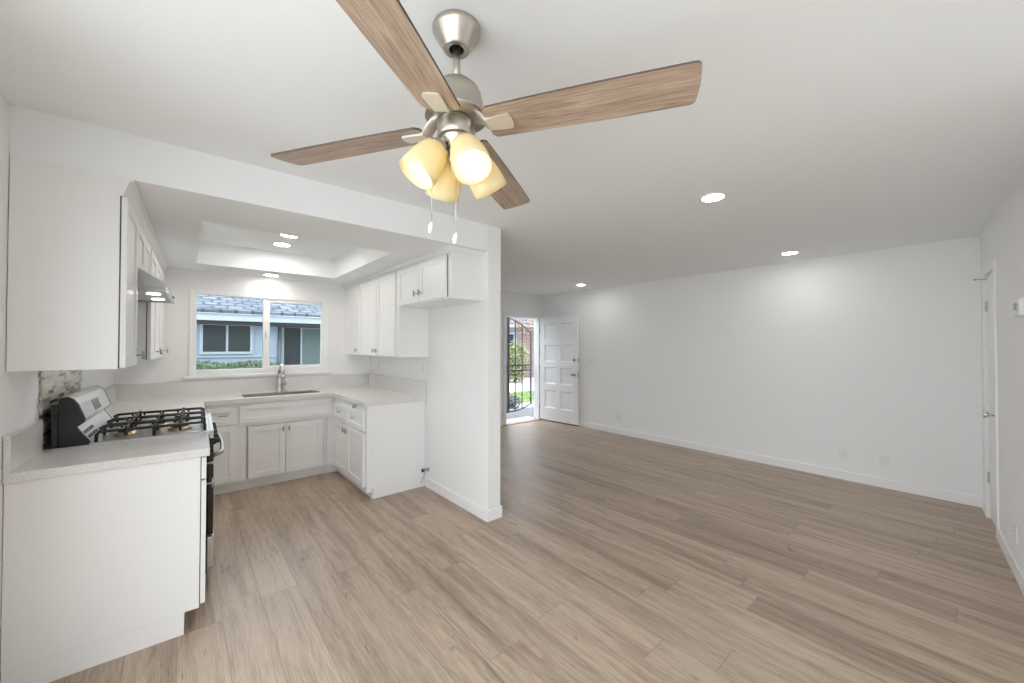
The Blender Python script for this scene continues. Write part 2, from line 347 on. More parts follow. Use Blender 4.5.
# kitchen window -----------------------------------------------------------
wr = bpy.data.objects.new('window_1', None); COL.objects.link(wr); wr['kind'] = 'structure'
mb = MB()                                             # casing and frame
F = 0.03
for x0, x1, z0, z1 in ((WX0 - F, WX0 + 0.028, WZ0 - F, WZ1 + F), (WX1 - 0.045, WX1 + F, WZ0 - F, WZ1 + F)): mb.box(x0, x1, YK - 0.014, YK + 0.05, z0, z1)
mb.box(WX0 + 0.028, WX1 - 0.045, YK - 0.014, YK + 0.05, WZ1 - 0.012, WZ1 + F); mb.box(WX0 + 0.028, WX1 - 0.045, YK - 0.014, YK + 0.05, WZ0 - F, WZ0 + 0.03)
mb.build('window_frame', 'trim', wr, 0.003)
mb = MB(); mb.box(WX0 - 0.07, WX1 + 0.07, YK - 0.03, YK + 0.02, WZ0 - 0.058, WZ0 - F); mb.build('window_sill', 'trim', wr, 0.004)
MXm = 0.722
mb = MB(); mb.box(MXm - 0.03, MXm + 0.0, YK + 0.0, YK + 0.035, WZ0 + 0.03, WZ1 - 0.012)
for x0, x1, z0, z1 in ((MXm, MXm + 0.036, WZ0 + 0.03, WZ1 - 0.012), (WX1 - 0.06, WX1 - 0.045, WZ0 + 0.03, WZ1 - 0.012)): mb.box(x0, x1, YK + 0.004, YK + 0.04, z0, z1)
mb.box(MXm + 0.036, WX1 - 0.06, YK + 0.004, YK + 0.04, WZ1 - 0.045, WZ1 - 0.012); mb.box(MXm + 0.036, WX1 - 0.06, YK + 0.004, YK + 0.04, WZ0 + 0.03, WZ0 + 0.055)
mb.build('window_sash', 'trim', wr, 0.002)
mb = MB(); mb.box(WX0 + 0.028, MXm - 0.03, YK + 0.028, YK + 0.031, WZ0 + 0.03, WZ1 - 0.012); mb.build('window_pane', 'pane', wr)
mb = MB(); mb.box(MXm + 0.036, WX1 - 0.06, YK + 0.018, YK + 0.021, WZ0 + 0.055, WZ1 - 0.045); mb.build('window_pane', 'pane', wr)
mb = MB(); mb.box(MXm - 0.008, MXm - 0.001, YK - 0.012, YK, 1.52, 1.60); mb.build('window_latch', 'grey', wr)

# front door: casing, open eight-panel leaf -------------------------------
mb = MB()
mb.box(DX0 - 0.055, DX0 + 0.012, YF - 0.014, YF + 0.13, 0, DH + 0.045); mb.box(DX1 - 0.012, DX1 + 0.045, YF - 0.014, YF + 0.13, 0, DH + 0.045); mb.box(DX0 + 0.012, DX1 - 0.012, YF - 0.014, YF + 0.13, DH - 0.012, DH + 0.045)
struct('trim_1', mb, 'trim', bevel=0.003)
mb = MB(); mb.box(DX0 + 0.012, DX1 - 0.012, YF - 0.06, YF + 0.16, 0.0, 0.012); struct('trim_2', mb, 'threshold')
hinge = Vector((5.350, 5.455)); free = Vector((5.402, 4.545)); dv = (free - hinge); DWID = dv.length
ang = math.atan2(dv.y, dv.x)
# local: x from hinge to free edge, y: +y towards the room? facing normal -> rotate so that local -y faces the room (-X)
dr = bpy.data.objects.new('door_1', None); COL.objects.link(dr); dr['kind'] = 'structure'; dr.location = (hinge.x, hinge.y, 0.022); dr.rotation_euler = (0, 0, ang)
def panel_door(mb, wd, ht, t, xs, zs, depth, y0=0.0):     # xs, zs: recess spans; slab front at y0 (facing -y)
    mb.box(0, wd, y0 + depth, y0 + t, 0, ht)
    xe = [0] + [v for p in xs for v in p] + [wd]
    for i in range(0, len(xe), 2): mb.box(xe[i], xe[i+1], y0, y0 + depth, 0, ht)
    ze = [0] + [v for p in zs for v in p] + [ht]
    for (a, b) in xs:
        for i in range(0, len(ze), 2): mb.box(a, b, y0, y0 + depth, ze[i], ze[i+1])
        for (c, d) in zs:                                   # small raised field and sloped moulding
            mo = 0.02
            P = [(a, c), (b, c), (b, d), (a, d)]; Q = [(a+mo, c+mo), (b-mo, c+mo), (b-mo, d-mo), (a+mo, d-mo)]
            for i in range(4):
                j = (i+1) % 4
                mb.quad((P[i][0], y0 + 0.001, P[i][1]), (P[j][0], y0 + 0.001, P[j][1]), (Q[j][0], y0 + depth - 0.0005, Q[j][1]), (Q[i][0], y0 + depth - 0.0005, Q[i][1]))
mb = MB(); panel_door(mb, DWID, 1.990, 0.042, [(0.115, 0.405), (0.515, 0.805)], [(0.235, 0.575), (0.70, 1.02), (1.125, 1.445), (1.535, 1.85)], 0.016)
leaf = mb.build('leaf', 'trim', dr)
mb = MB(); mb.cyl((DWID - 0.07, 0, 0.90), (DWID - 0.07, -0.012, 0.90), 0.028); mb.cyl((DWID - 0.07, -0.01, 0.90), (DWID - 0.07, -0.045, 0.90), 0.011); mb.box(DWID - 0.115, DWID - 0.055, -0.058, -0.042, 0.886, 0.914); mb.box(DWID, DWID + 0.004, 0.008, 0.034, 0.86, 0.94)
mb.build('door_handle', 'handle', dr, 0.002)
mb = MB(); mb.cyl((DWID - 0.07, 0, 1.17), (DWID - 0.07, -0.02, 1.17), 0.028, 0.024); mb.box(DWID, DWID + 0.004, 0.008, 0.034, 1.14, 1.20); mb.build('deadbolt', 'handle', dr, 0.002)
mb = MB(); mb.cyl((0.46, 0, 1.43), (0.46, -0.006, 1.43), 0.013); mb.build('peephole', 'handle', dr)
mb = MB(); mb.box(0.0, DWID, 0.002, 0.040, -0.014, 0.0); mb.build('door_sweep', 'rubber', dr)
for z in (0.25, 1.0, 1.72):
    mb = MB(); mb.cyl((-0.006, -0.004, z - 0.045), (-0.006, -0.004, z + 0.045), 0.007); mb.build('hinge', 'handle', dr)

# closet door on the right-hand side wall ---------------------------------
fang = math.atan2(0.075, 1.0)
cr = bpy.data.objects.new('door_2', None); COL.objects.link(cr); cr['kind'] = 'structure'
cr.location = (CX1, fw(CX1), 0.012); cr.rotation_euler = (0, 0, fang + pi)      # local x towards the camera, local -y into the room
CW = (CX1 - CX0)/cos(fang)
mb = MB(); mb.box(0.003, CW - 0.003, 0.012, 0.05, 0, CH - 0.016); mb.build('leaf', 'trim', cr, 0.002)
mb = MB(); mb.cyl((CW - 0.06, 0.012, 0.905), (CW - 0.06, 0.004, 0.905), 0.03, n=20); mb.lathe([(0.010, 0), (0.010, 0.03), (0.024, 0.045), (0.028, 0.058), (0.022, 0.070), (0, 0.073)], (CW - 0.06, 0.006, 0.905), (0, -1, 0), 20); mb.build('door_knob', 'chrome', cr)
for z in (0.33, 1.77):
    mb = MB(); mb.cyl((0.0, 0.004, z - 0.045), (0.0, 0.004, z + 0.045), 0.007); mb.box(0.0, 0.02, 0.007, 0.013, z - 0.045, z + 0.045); mb.build('hinge', 'hinge', cr)
mb = MB(); mb.box(-0.02, CW + 0.02, 0.02, 0.05, CH - 0.014, CH + 0.0); mb.build('door_gap', 'gap', cr)
mb = MB(); mb.cyl((0.03, 0.01, 1.995), (0.03, -0.055, 1.999), 0.003); mb.cyl((0.03, -0.05, 1.999), (0.03, -0.065, 2.0), 0.008); mb.build('door_stop', 'handle', cr)
mb = MB()
for a, b, z0, z1 in ((CX0 - 0.055, CX0, 0, CH + 0.055), (CX1, CX1 + 0.055, 0, CH + 0.055), (CX0, CX1, CH, CH + 0.055)): fwtrim(mb, a, b, z0, z1, 0.013)
struct('trim_3', mb, 'trim', bevel=0.003)
mb = MB(); lseg(mb, SX0, SX0 + 0.05, 0, SZ - 0.05, -0.11, 0.012); lseg(mb, SX1 - 0.05, SX1, 0, SZ - 0.05, -0.11, 0.012); lseg(mb, SX0, SX1, SZ - 0.05, SZ, -0.11, 0.012); lseg(mb, -2.66, -2.60, 0, SZ - 0.05, -0.08, -0.03)  # frame of the added, unseen daylight opening
struct('trim_4', mb, 'trim')

# ------------------------------------------------------------------ cabinets
def shaker(mb, x0, x1, z0, z1, y, t=0.02, rail=0.055, dep=0.008):
    mb.box(x0, x1, y - t + dep, y, z0, z1)
    r = min(rail, (z1 - z0)*0.28, (x1 - x0)*0.3)
    f0, f1 = y - t, y - t + dep
    mb.box(x0, x0 + r, f0, f1, z0, z1); mb.box(x1 - r, x1, f0, f1, z0, z1)
    mb.box(x0 + r, x1 - r, f0, f1, z0, z0 + r); mb.box(x0 + r, x1 - r, f0, f1, z1 - r, z1)
def tknob(parent, x, y, z, vertical=True, L=0.05, name='handle'):
    mb = MB(); mb.cyl((x, y, z), (x, y - 0.026, z), 0.0045, n=10)
    d = Vector((0, 0, L/2)) if vertical else Vector((L/2, 0, 0))
    p = Vector((x, y - 0.029, z)); mb.cyl(p - d, p + d, 0.006, n=10)
    return mb.build(name, 'handle', parent)
def front(root, name, x0, x1, z0, z1, y, handle=None, vertical=True, L=0.05, **kw):
    mb = MB(); shaker(mb, x0, x1, z0, z1, y, **kw); d = mb.build(name, 'cab', root, 0.0015)
    if handle: tknob(d, handle[0], y - 0.02, handle[1], vertical, L)
    return d
CT, CB = 0.915, 0.875         # countertop top / underside

# --- left run, base cabinet at the end: local x along the wall, y = -n
def lthing(name, label, cat, s, z=0, group=None):
    return thing(name, label, cat, group=group, mtx=LM @ Matrix.Translation((s, 0, z)))
c = lthing('base_cabinet', 'white base cabinet at the near left end, its blank side panel facing the room', 'cabinet', 0, group='white base cabinets')
mb = MB(); mb.box(0, 0.015, -0.628, -0.003, 0.11, CB); mb.box(0.015, 0.455, -0.61, -0.003, 0.11, CB); mb.build('body', 'cab', c)
mb = MB(); mb.box(0.003, 0.455, -0.57, -0.003, 0, 0.108); mb.build('toe_kick', 'cab', c)
mb = MB(); mb.box(0.014, 0.452, -0.632, -0.612, 0.12, CB - 0.004); mb.build('front_gap_shadow', 'gap', c)  # dark sheet draws the shade in the gap behind the fronts
front(c, 'drawer', 0.004, 0.45, 0.756, 0.866, -0.632, (0.12, 0.805), False, 0.03)
front(c, 'door', 0.004, 0.45, 0.125, 0.748, -0.632, (0.06, 0.712), True, 0.05)

# far-left corner base, mostly behind the range
c = lthing('base_cabinet', 'white corner base cabinet just beyond the gas range, under the counter', 'cabinet', 1.255, group='white base cabinets')
mb = MB(); mb.box(0, 0.80, -0.625, -0.003, 0.0, CB); mb.build('body', 'cab', c)

# --- window run: fronts face -Y, local origin at carcass front plane Y=4.66
YC = 4.665
b = thing('base_cabinet', 'narrow white base cabinet with one drawer and door, left of the sink cabinet', 'cabinet', (0.135, YC, 0), group='white base cabinets')
mb = MB(); mb.box(0, 0.295, 0.0, 0.53, 0.1, CB); mb.build('body', 'cab', b)
mb = MB(); mb.box(0, 0.295, 0.045, 0.52, 0, 0.1); mb.build('toe_kick', 'cab', b)
front(b, 'drawer', 0.01, 0.265, 0.672, 0.838, 0.0, (0.165, 0.765), False, 0.07)
front(b, 'door', 0.01, 0.265, 0.112, 0.655, 0.0, (0.05, 0.60))
b = thing('sink_cabinet', 'white sink base cabinet under the window with false drawer front and two doors', 'cabinet', (0.43, YC, 0), group='white base cabinets')
mb = MB(); mb.box(0.0, 0.835, 0.03, 0.53, 0.1, CB - 0.21); mb.box(0.0, 0.055, 0.0, 0.03, 0.1, CB); mb.box(0.81, 0.835, 0.0, 0.03, 0.1, CB); mb.box(0.055, 0.81, 0.0, 0.03, 0.635, CB); mb.build('body', 'cab', b)
mb = MB(); mb.box(0.0, 0.935, 0.045, 0.52, 0, 0.1); mb.build('toe_kick', 'cab', b)
front(b, 'false_front', 0.0, 0.825, 0.672, 0.848, 0.0, rail=0.045)
front(b, 'door', 0.075, 0.40, 0.108, 0.628, 0.012, (0.375, 0.575), t=0.026)
front(b, 'door', 0.405, 0.765, 0.108, 0.628, 0.012, (0.43, 0.575), t=0.026)
mb = MB(); mb.box(0.835, 0.885, 0.0, 0.03, 0.1, CB); mb.build('filler', 'cab', b)

# --- right run: fronts face -X; local x towards the camera
RXF = 1.312
RY0, RY1 = 4.66, 3.632
r = thing('base_cabinet', 'white base cabinet with two drawers and two doors, ending at the empty fridge space', 'cabinet', (RXF, RY0, 0), -pi/2, 'white base cabinets')
WD = RY0 - RY1
mb = MB(); mb.box(0, WD - 0.015, 0.0, 0.598, 0.1, CB); mb.build('body', 'cab', r)
mb = MB(); mb.box(WD - 0.015, WD, 0.0, 0.598, 0.1, CB); mb.box(WD - 0.015, WD, 0.062, 0.598, 0.0, 0.1); mb.build('end_panel', 'cab', r)
mb = MB(); mb.box(-0.04, WD - 0.02, 0.055, 0.59, 0, 0.1); mb.build('toe_kick', 'cab', r)
mb = MB(); mb.box(WD - 0.05, WD - 0.001, 0.0, 0.05, 0.068, 0.1); mb.build('toe_block', 'cab', r)
front(r, 'drawer', 0.06, 0.505, 0.632, 0.818, 0.0, (0.285, 0.735), False, 0.06)
front(r, 'drawer', 0.515, 0.975, 0.632, 0.818, 0.0, (0.745, 0.735), False, 0.06)
front(r, 'door', 0.06, 0.505, 0.11, 0.615, 0.0, (0.47, 0.57))
front(r, 'door', 0.515, 0.975, 0.11, 0.615, 0.0, (0.55, 0.57))
mb = MB(); mb.box(0.30, 0.80, -0.012, 0.25, 0.832, 0.850); bd = mb.build('cutting_board', 'cab', r, 0.002)
mb = MB(); mb.lathe([(0.006, 0), (0.006, 0.012), (0.014, 0.02), (0.014, 0.026), (0, 0.028)], (0.745, -0.012, 0.841), (0, -1, 0), 14); mb.build('knob', 'handle', bd)

# --- countertops
mb = MB(); mb.box(0.0 - 0.02, 0.462, -0.665, -0.003, CB, CT)
ct = mb.build('countertop', 'quartz', None, 0.003); ct.matrix_world = LM
tag(ct, 'short white quartz countertop at the near left end, before the gas range', 'countertop', 'white quartz countertops')
mb = MB(); mb.box(-0.02, 0.405, -0.023, -0.003, CT, 1.068); mb.build('backsplash', 'quartz', ct, 0.002)
# U-shaped top: corner piece, window run with sink cut-out, right run
SKX0, SKX1, SKY0, SKY1 = 0.47, 1.195, 4.735, 5.085
CF = 4.635
mb = MB()
pL = [Lp(0.003, 1.245), Lp(0.665, 1.245)]
mb.prism([(pL[0].x, pL[0].y), (pL[1].x, pL[1].y), (0.148, CF), (0.148, YK - 0.003), (Lp(0.003, 2.645).x, YK - 0.003)], CB, CT, lambda p, q, t: (p, q, t))
mb.box(0.148, SKX0, CF, YK - 0.003, CB, CT); mb.box(SKX1, 1.283, CF, YK - 0.003, CB, CT)
mb.box(SKX0, SKX1, CF, SKY0, CB, CT); mb.box(SKX0, SKX1, SKY1, YK - 0.003, CB, CT)
mb.box(1.283, PX0 - 0.003, 3.612, YK - 0.003, CB, CT)
ct2 = mb.build('countertop', 'quartz', None); tag(ct2, 'long U-shaped white quartz countertop around the sink below the window', 'countertop', 'white quartz countertops')
mb = MB(); mb.box(-0.485, PX0 - 0.025, YK - 0.023, YK - 0.003, CT, 1.07); mb.build('backsplash', 'quartz', ct2)
mb = MB(); mb.box(PX0 - 0.023, PX0 - 0.003, 3.612, YK - 0.003, CT, 1.07); mb.build('backsplash', 'quartz', ct2, 0.002)
mb = MB(); mb.prism([(p.x, p.y) for p in (Lp(0.003, 1.30), Lp(0.023, 1.30), Lp(0.023, 2.62), Lp(0.003, 2.62))], CT, 1.07, lambda p, q, t: (p, q, t)); mb.build('backsplash', 'quartz', ct2)

# --- sink and faucet
sk = thing('kitchen_sink', 'stainless undermount sink set in the counter below the window', 'sink', (SKX0, SKY0, 0.71))
mb = MB(); W_, D_, Hh = SKX1 - SKX0, SKY1 - SKY0, CB - 0.71 - 0.001
mb.box(0.0, W_, 0, D_, 0, 0.006); mb.box(-0.012, 0.0, -0.012, D_ + 0.012, 0, Hh); mb.box(W_, W_ + 0.012, -0.012, D_ + 0.012, 0, Hh); mb.box(0, W_, -0.012, 0, 0, Hh); mb.box(0, W_, D_, D_ + 0.012, 0, Hh)
mb.build('basin', 'steel', sk, 0.002)
mb = MB()
for a, b_, c_, d_ in ((0, W_, 0, 0.006), (0, W_, D_ - 0.006, D_), (0, 0.006, 0.006, D_ - 0.006), (W_ - 0.006, W_, 0.006, D_ - 0.006)): mb.box(a, b_, c_, d_, Hh - 0.004, Hh + 0.036)
mb.build('rim', 'steel', sk)
mb = MB(); mb.lathe([(0.045, 0.006), (0.045, 0.009), (0.03, 0.008), (0, 0.007)], (W_/2, D_*0.6, 0)); mb.build('drain', 'chrome', sk)
fc = thing('faucet', 'brushed steel single-lever kitchen faucet standing behind the sink', 'faucet', (0.845, 5.13, CT))
mb = MB(); mb.lathe([(0.030, 0.0), (0.030, 0.006), (0.024, 0.012), (0.0225, 0.15), (0.0235, 0.155), (0.0235, 0.165)], n=24); mb.build('body', 'steel', fc)
mb = MB()
pts = [(0, 0, 0.16), (0, 0, 0.24)]
for i in range(11):
    a = pi*i/10; pts.append((0.012*sin(a*0.5)*1.2, -0.075 + 0.075*cos(a), 0.24 + 0.06*sin(a)))
pts += [(0.014, -0.15, 0.20)]
mb.tube(pts, [0.0165]*len(pts), 14); mb.build('spout', 'steel', fc)
mb = MB(); mb.tube([(0.014, -0.15, 0.205), (0.014, -0.15, 0.15)], [0.017, 0.019], 14); mb.build('spray_head', 'steel', fc)
mb = MB(); mb.lathe([(0.0245, 0.158), (0.0245, 0.170)], n=24); mb.build('collar', 'handle', fc)
mb = MB(); mb.cyl((0.018, 0, 0.065), (0.062, 0, 0.065), 0.014); mb.tube([(0.058, 0, 0.065), (0.066, -0.004, 0.10), (0.074, -0.01, 0.135)], [0.010, 0.007, 0.005], 10); mb.build('lever', 'steel', fc)

# --- upper cabinets, left run
UB, UT, UD = 1.33, 2.135, 0.325
def crown(mb, x0, x1, y0, ut=2.135, pr=0.044):   # small sloped moulding above the doors, local y0 = door carcass plane
    prof = [(0.0, ut), (0.0, ZK - 0.002), (-pr, ZK - 0.002), (-pr, ZK - 0.014), (-pr*0.7, ZK - 0.02), (-0.012, ut + 0.014), (-0.012, ut)]
    mb.prism(prof, x0, x1, lambda p, q, t: (t, y0 + p, q))
u = lthing('wall_cabinet', 'white wall cabinet at the near left, its blank side panel facing the room', 'cabinet', 0, group='white wall cabinets')
mb = MB(); mb.box(0.016, 0.447, -UD, -0.003, UB, ZK - 0.002); mb.build('body', 'cab', u)
mb = MB(); mb.box(0.0, 0.016, -UD, -0.003, UB, ZK - 0.002); mb.build('end_panel', 'cab', u)
mb = MB(); mb.box(0.005, 0.445, -UD - 0.0045, -UD, UB + 0.003, UT); mb.build('door_gap', 'gap', u)
mb = MB(); crown(mb, 0.0, 0.447, -UD); mb.build('crown_moulding', 'cab', u)
front(u, 'door', 0.004, 0.444, UB + 0.004, UT - 0.004, -UD - 0.005, (0.40, UB + 0.055), True, 0.045)
HS0, HS1 = 0.45, 1.215
u = lthing('wall_cabinet', 'short white wall cabinet with two doors above the range hood', 'cabinet', HS0, group='white wall cabinets')
W3 = HS1 - HS0
mb = MB(); mb.box(0, W3, -UD, -0.003, 1.875, ZK - 0.002); mb.build('body', 'cab', u)
mb = MB(); crown(mb, 0, W3, -UD); mb.build('crown_moulding', 'cab', u)
front(u, 'door', 0.005, W3/2 - 0.002, 1.88, UT - 0.004, -UD - 0.001); front(u, 'door', W3/2 + 0.002, W3 - 0.005, 1.88, UT - 0.004, -UD - 0.001)
u = lthing('wall_cabinet', 'tall white wall cabinet beyond the range hood, reaching the window wall', 'cabinet', HS1 + 0.003, group='white wall cabinets')
W4 = 2.64 - HS1
mb = MB(); mb.box(0.0, W4, -UD, -0.003, UB, ZK - 0.002); mb.build('body', 'cab', u)
mb = MB(); crown(mb, 0, W4, -UD); mb.build('crown_moulding', 'cab', u)
mb = MB(); mb.box(0.003, W4 - 0.02, -UD - 0.0045, -UD, UB + 0.003, UT); mb.build('door_gap', 'gap', u)
for i in range(3):
    a = 0.006 + i*(W4 - 0.02)/3; b2 = a + (W4 - 0.02)/3 - 0.004
    front(u, 'door', a, b2, UB + 0.004, UT - 0.004, -UD - 0.005, ((b2 - 0.03, UB + 0.06) if i != 1 else (a + 0.03, UB + 0.06)), True, 0.045)

# --- upper cabinets, right run (local x towards camera)
UXF = 1.592
def rthing(label, y, nm='wall_cabinet'): return thing(nm, label, 'cabinet', (UXF, y, 0), -pi/2, 'white wall cabinets')
UDR = PX0 - UXF - 0.003
u = rthing('single-door white wall cabinet in the corner right of the window', YK - 0.003)
W5 = YK - 4.635
mb = MB(); mb.box(0, W5, 0, UDR, UB, ZK - 0.002); mb.build('body', 'cab', u)
mb = MB(); crown(mb, 0, W5, 0.0, 2.178, 0.03); mb.build('crown_moulding', 'cab', u)
front(u, 'door', 0.06, W5 - 0.003, UB + 0.004, UT + 0.036, -0.0, (W5 - 0.04, UB + 0.06), True, 0.045)
u = rthing('two-door tall white wall cabinet between the corner cabinet and the fridge space', 4.63)
W6 = 4.63 - 3.57
mb = MB(); mb.box(0, W6, 0, UDR, UB, ZK - 0.002); mb.build('body', 'cab', u)
mb = MB(); crown(mb, 0, W6, 0.0, 2.178, 0.03); mb.build('crown_moulding', 'cab', u)
front(u, 'door', 0.01, 0.535, UB + 0.004, UT + 0.036, 0.0, (0.50, UB + 0.06), True, 0.045); front(u, 'door', 0.545, W6 - 0.05, UB + 0.004, UT + 0.036, 0.0, (0.58, UB + 0.06), True, 0.045)
u = rthing('short white wall cabinet with two doors above the empty fridge space', 3.565)
W7 = 3.565 - 2.612
mb = MB(); mb.box(0, W7, 0, UDR, 1.815, ZK - 0.002); mb.build('body', 'cab', u)
mb = MB(); crown(mb, 0, W7, 0.0, 2.178, 0.03); mb.box(W7, W7 + 0.012, -0.03, UDR, ZK - 0.045, ZK - 0.002); mb.build('crown_moulding', 'cab', u)
mb = MB(); mb.box(0.50, W7 - 0.044, -0.0015, 0, 1.83, 2.165); mb.build('door_gap', 'gap', u)
front(u, 'door', 0.01, 0.445, 1.825, 2.171, -0.0, (0.405, 1.90), True, 0.05); front(u, 'door', 0.455, W7 - 0.055, 1.825, 2.171, -0.002, (0.495, 1.90), True, 0.05)

# ------------------------------------------------------------------ mosaic
mb = MB(); random.seed(3)
s0, s1, z0, z1 = 0.432, 1.275, 0.94, 1.742
nrow = 0; z = z0
while z < 1.725:
    hgt = 0.019; st = (s0 if z < UB else 0.46) + random.uniform(-0.02, 0.03); en = (s1 if z < UB else 1.205) + random.uniform(-0.02, 0.02); x = st
    while x < en:
        L = random.choice((0.05, 0.08, 0.11, 0.15)); xe = min(x + L, en)
        if xe - x > 0.01: mb.box(x, xe - 0.0025, -0.0105, -0.003, z, z + hgt - 0.0025)
        x = xe
    z += hgt
mo = mb.build('mosaic_backsplash', 'mosaic'); mo.matrix_world = LM
tag(mo, 'mosaic tile backsplash of thin beige and brown strips behind the gas range', 'backsplash')
mb = MB(); mb.box(0.45, 1.262, -0.0065, -0.003, 0.94, UB - 0.006); mb.box(0.48, 1.19, -0.0065, -0.003, UB - 0.006, 1.735); mb.build('grout', 'grout', mo)

# ------------------------------------------------------------------ gas range
G0, G1 = 0.468, 1.238; GW = G1 - G0
g = lthing('gas_range', 'freestanding gas range with stainless top, black sides and rear control panel', 'stove', G0)
mb = MB(); mb.box(0.0, GW, -0.665, -0.035, 0.05, 0.895); mb.build('body', 'black', g, 0.003)
mb = MB(); mb.box(0.0, GW, -0.688, -0.06, 0.895, 0.916); mb.box(0, GW, -0.692, -0.672, 0.872, 0.921); mb.box(0, 0.02, -0.672, -0.11, 0.916, 0.921); mb.box(GW - 0.02, GW, -0.672, -0.11, 0.916, 0.921)
mb.build('cooktop', 'steel', g, 0.003)
# rear control panel: black end caps, silver sloping fascia
prof = [(-0.06, 0.895), (-0.176, 0.895), (-0.172, 0.928), (-0.130, 1.000), (-0.124, 1.010), (-0.152, 1.034), (-0.154, 1.052), (-0.130, 1.128), (-0.113, 1.157), (-0.09, 1.172), (-0.06, 1.166)]
for a_ in (0.0, GW - 0.022):
    mb = MB(); mb.prism(prof, a_, a_ + 0.022, lambda p, q, t: (t, p, q)); mb.build('end_cap', 'black', g, 0.004)
mb = MB(); mb.box(0.0, GW, -0.058, -0.034, 0.895, 1.135); mb.build('back_panel', 'black', g, 0.003)
prof2 = [(p if p == -0.06 else p + 0.001, q) for p, q in prof]
mb = MB(); mb.prism(prof2, 0.0225, GW - 0.0225, lambda p, q, t: (t, p, q))
cp = mb.build('control_panel', 'silverpaint', g, 0.003)
pa = Vector((-0.153, 1.052)); pb = Vector((-0.129, 1.128)); dd = (pb - pa).normalized(); nn = Vector((-dd.y, dd.x))
def onp(u_, off): q = pa + dd*u_ + nn*off; return q
def plate(mb, x0, x1, u0, u1, o0, o1):
    A_ = [onp(u0, o0), onp(u1, o0), onp(u1, o1), onp(u0, o1)]
    mb.prism([(q.x, q.y) for q in A_], x0, x1, lambda p, q, t: (t, p, q))
mb = MB(); plate(mb, 0.29, 0.45, 0.010, 0.070, 0.0, 0.003); mb.build('display', 'display', cp)
mb = MB(); plate(mb, 0.43, 0.447, 0.012, 0.068, 0.003, 0.004); mb.build('display_edge', 'darkglass', cp)
mb = MB()                                              # vent louvres low on the rear panel
pa = Vector((-0.171, 0.928)); pb = Vector((-0.129, 1.000)); dd = (pb - pa).normalized(); nn = Vector((-dd.y, dd.x))
for q in range(4): plate(mb, 0.05 + 0.06*q, 0.095 + 0.06*q, 0.015, 0.030, 0.0, 0.002); plate(mb, 0.04 + 0.06*q, 0.085 + 0.06*q, 0.045, 0.062, 0.0, 0.002)
mb.build('vent', 'slot', cp)
# burners and grates
for bx, by, br_ in ((0.19, -0.29, 0.042), (0.19, -0.53, 0.048), (GW/2, -0.42, 0.042), (GW - 0.19, -0.29, 0.034), (GW - 0.19, -0.53, 0.048)):
    mb = MB(); mb.lathe([(br_ + 0.012, 0.916), (br_ + 0.008, 0.926), (br_, 0.930), (br_ - 0.004, 0.936), (0, 0.936)], (bx, by, 0), n=20); bu = mb.build('burner', 'brass', g)
    mb = MB(); mb.lathe([(br_ - 0.006, 0.936), (br_ - 0.008, 0.944), (0, 0.946)], (bx, by, 0), n=20); mb.build('burner_cap', 'iron', bu)
for gx0, gx1 in ((0.035, 0.262), (0.272, GW - 0.272), (GW - 0.262, GW - 0.035)):
    mb = MB(); zt = 0.970; ya, yb = -0.650, -0.190; rr_ = 0.0072
    for x in (gx0, gx1):                               # long side rails that turn down to the cooktop at both ends
        mb.tube([(x, ya, 0.917), (x, ya, zt - 0.014), (x, ya + 0.012, zt), (x, yb - 0.012, zt), (x, yb, zt - 0.014), (x, yb, 0.917)], rr_, 8)
        mb.cyl((x, (ya + yb)/2, 0.917), (x, (ya + yb)/2, zt), rr_, n=8)
    xm = (gx0 + gx1)/2
    for y in (ya + 0.012, (ya + yb)/2, yb - 0.012): mb.tube([(gx0, y, zt), (gx1, y, zt)], rr_, 8)
    for yc in ((ya*3 + yb)/4, (ya + yb*3)/4):
        for sx in (-1, 1):
            xe = gx0 if sx < 0 else gx1
            mb.tube([(xe, yc, 0.935), (xe, yc, zt), (xe - sx*0.02, yc, zt + 0.012), (xm + sx*0.030, yc, zt + 0.012), (xm + sx*0.022, yc, zt - 0.004)], rr_, 8)
        for sg in (-1, 1):
            mb.tube([(xm, yc + sg*0.118, zt), (xm, yc + sg*0.10, zt + 0.012), (xm, yc + sg*0.034, zt + 0.012), (xm, yc + sg*0.026, zt - 0.004)], rr_, 8)
    mb.build('grate', 'iron', g)
# front: knobs, door with bowed handle, drawer, feet
mb = MB(); mb.box(0.0, GW, -0.692, -0.665, 0.80, 0.870); mb.build('manifold_panel', 'black', g, 0.003)
for q in range(5):
    x = 0.07 + q*(GW - 0.14)/4
    mb = MB(); mb.lathe([(0.022, 0), (0.022, 0.008), (0.017, 0.012), (0.015, 0.030), (0, 0.031)], (x, -0.692, 0.840), (0, -1, 0.1), 16); mb.build('knob', 'black', g)
mb = MB(); mb.box(0.005, GW - 0.005, -0.694, -0.665, 0.285, 0.792); od = mb.build('oven_door', 'black', g, 0.004)
mb = MB(); mb.box(0.13, GW - 0.13, -0.696, -0.694, 0.40, 0.68); mb.build('oven_window', 'darkglass', od)
mb = MB(); hp = [(0.04, -0.69, 0.755), (0.045, -0.72, 0.765)] + [(0.06 + (GW - 0.12)*i/8, -0.735 - 0.012*sin(pi*i/8), 0.768) for i in range(9)] + [(GW - 0.045, -0.72, 0.765), (GW - 0.04, -0.69, 0.755)]
mb.tube(hp, 0.012, 10); mb.build('oven_handle', 'handle', od)
mb = MB(); mb.box(0.005, GW - 0.005, -0.698, -0.665, 0.085, 0.272); mb.build('storage_drawer', 'steel', g, 0.004)
for x in (0.04, GW - 0.04):
    for y in (-0.635, -0.08):
        mb = MB(); mb.lathe([(0.018, 0.0), (0.018, 0.012), (0.012, 0.014), (0.012, 0.052)], (x, y, 0), n=12); mb.build('foot', 'rubber', g)

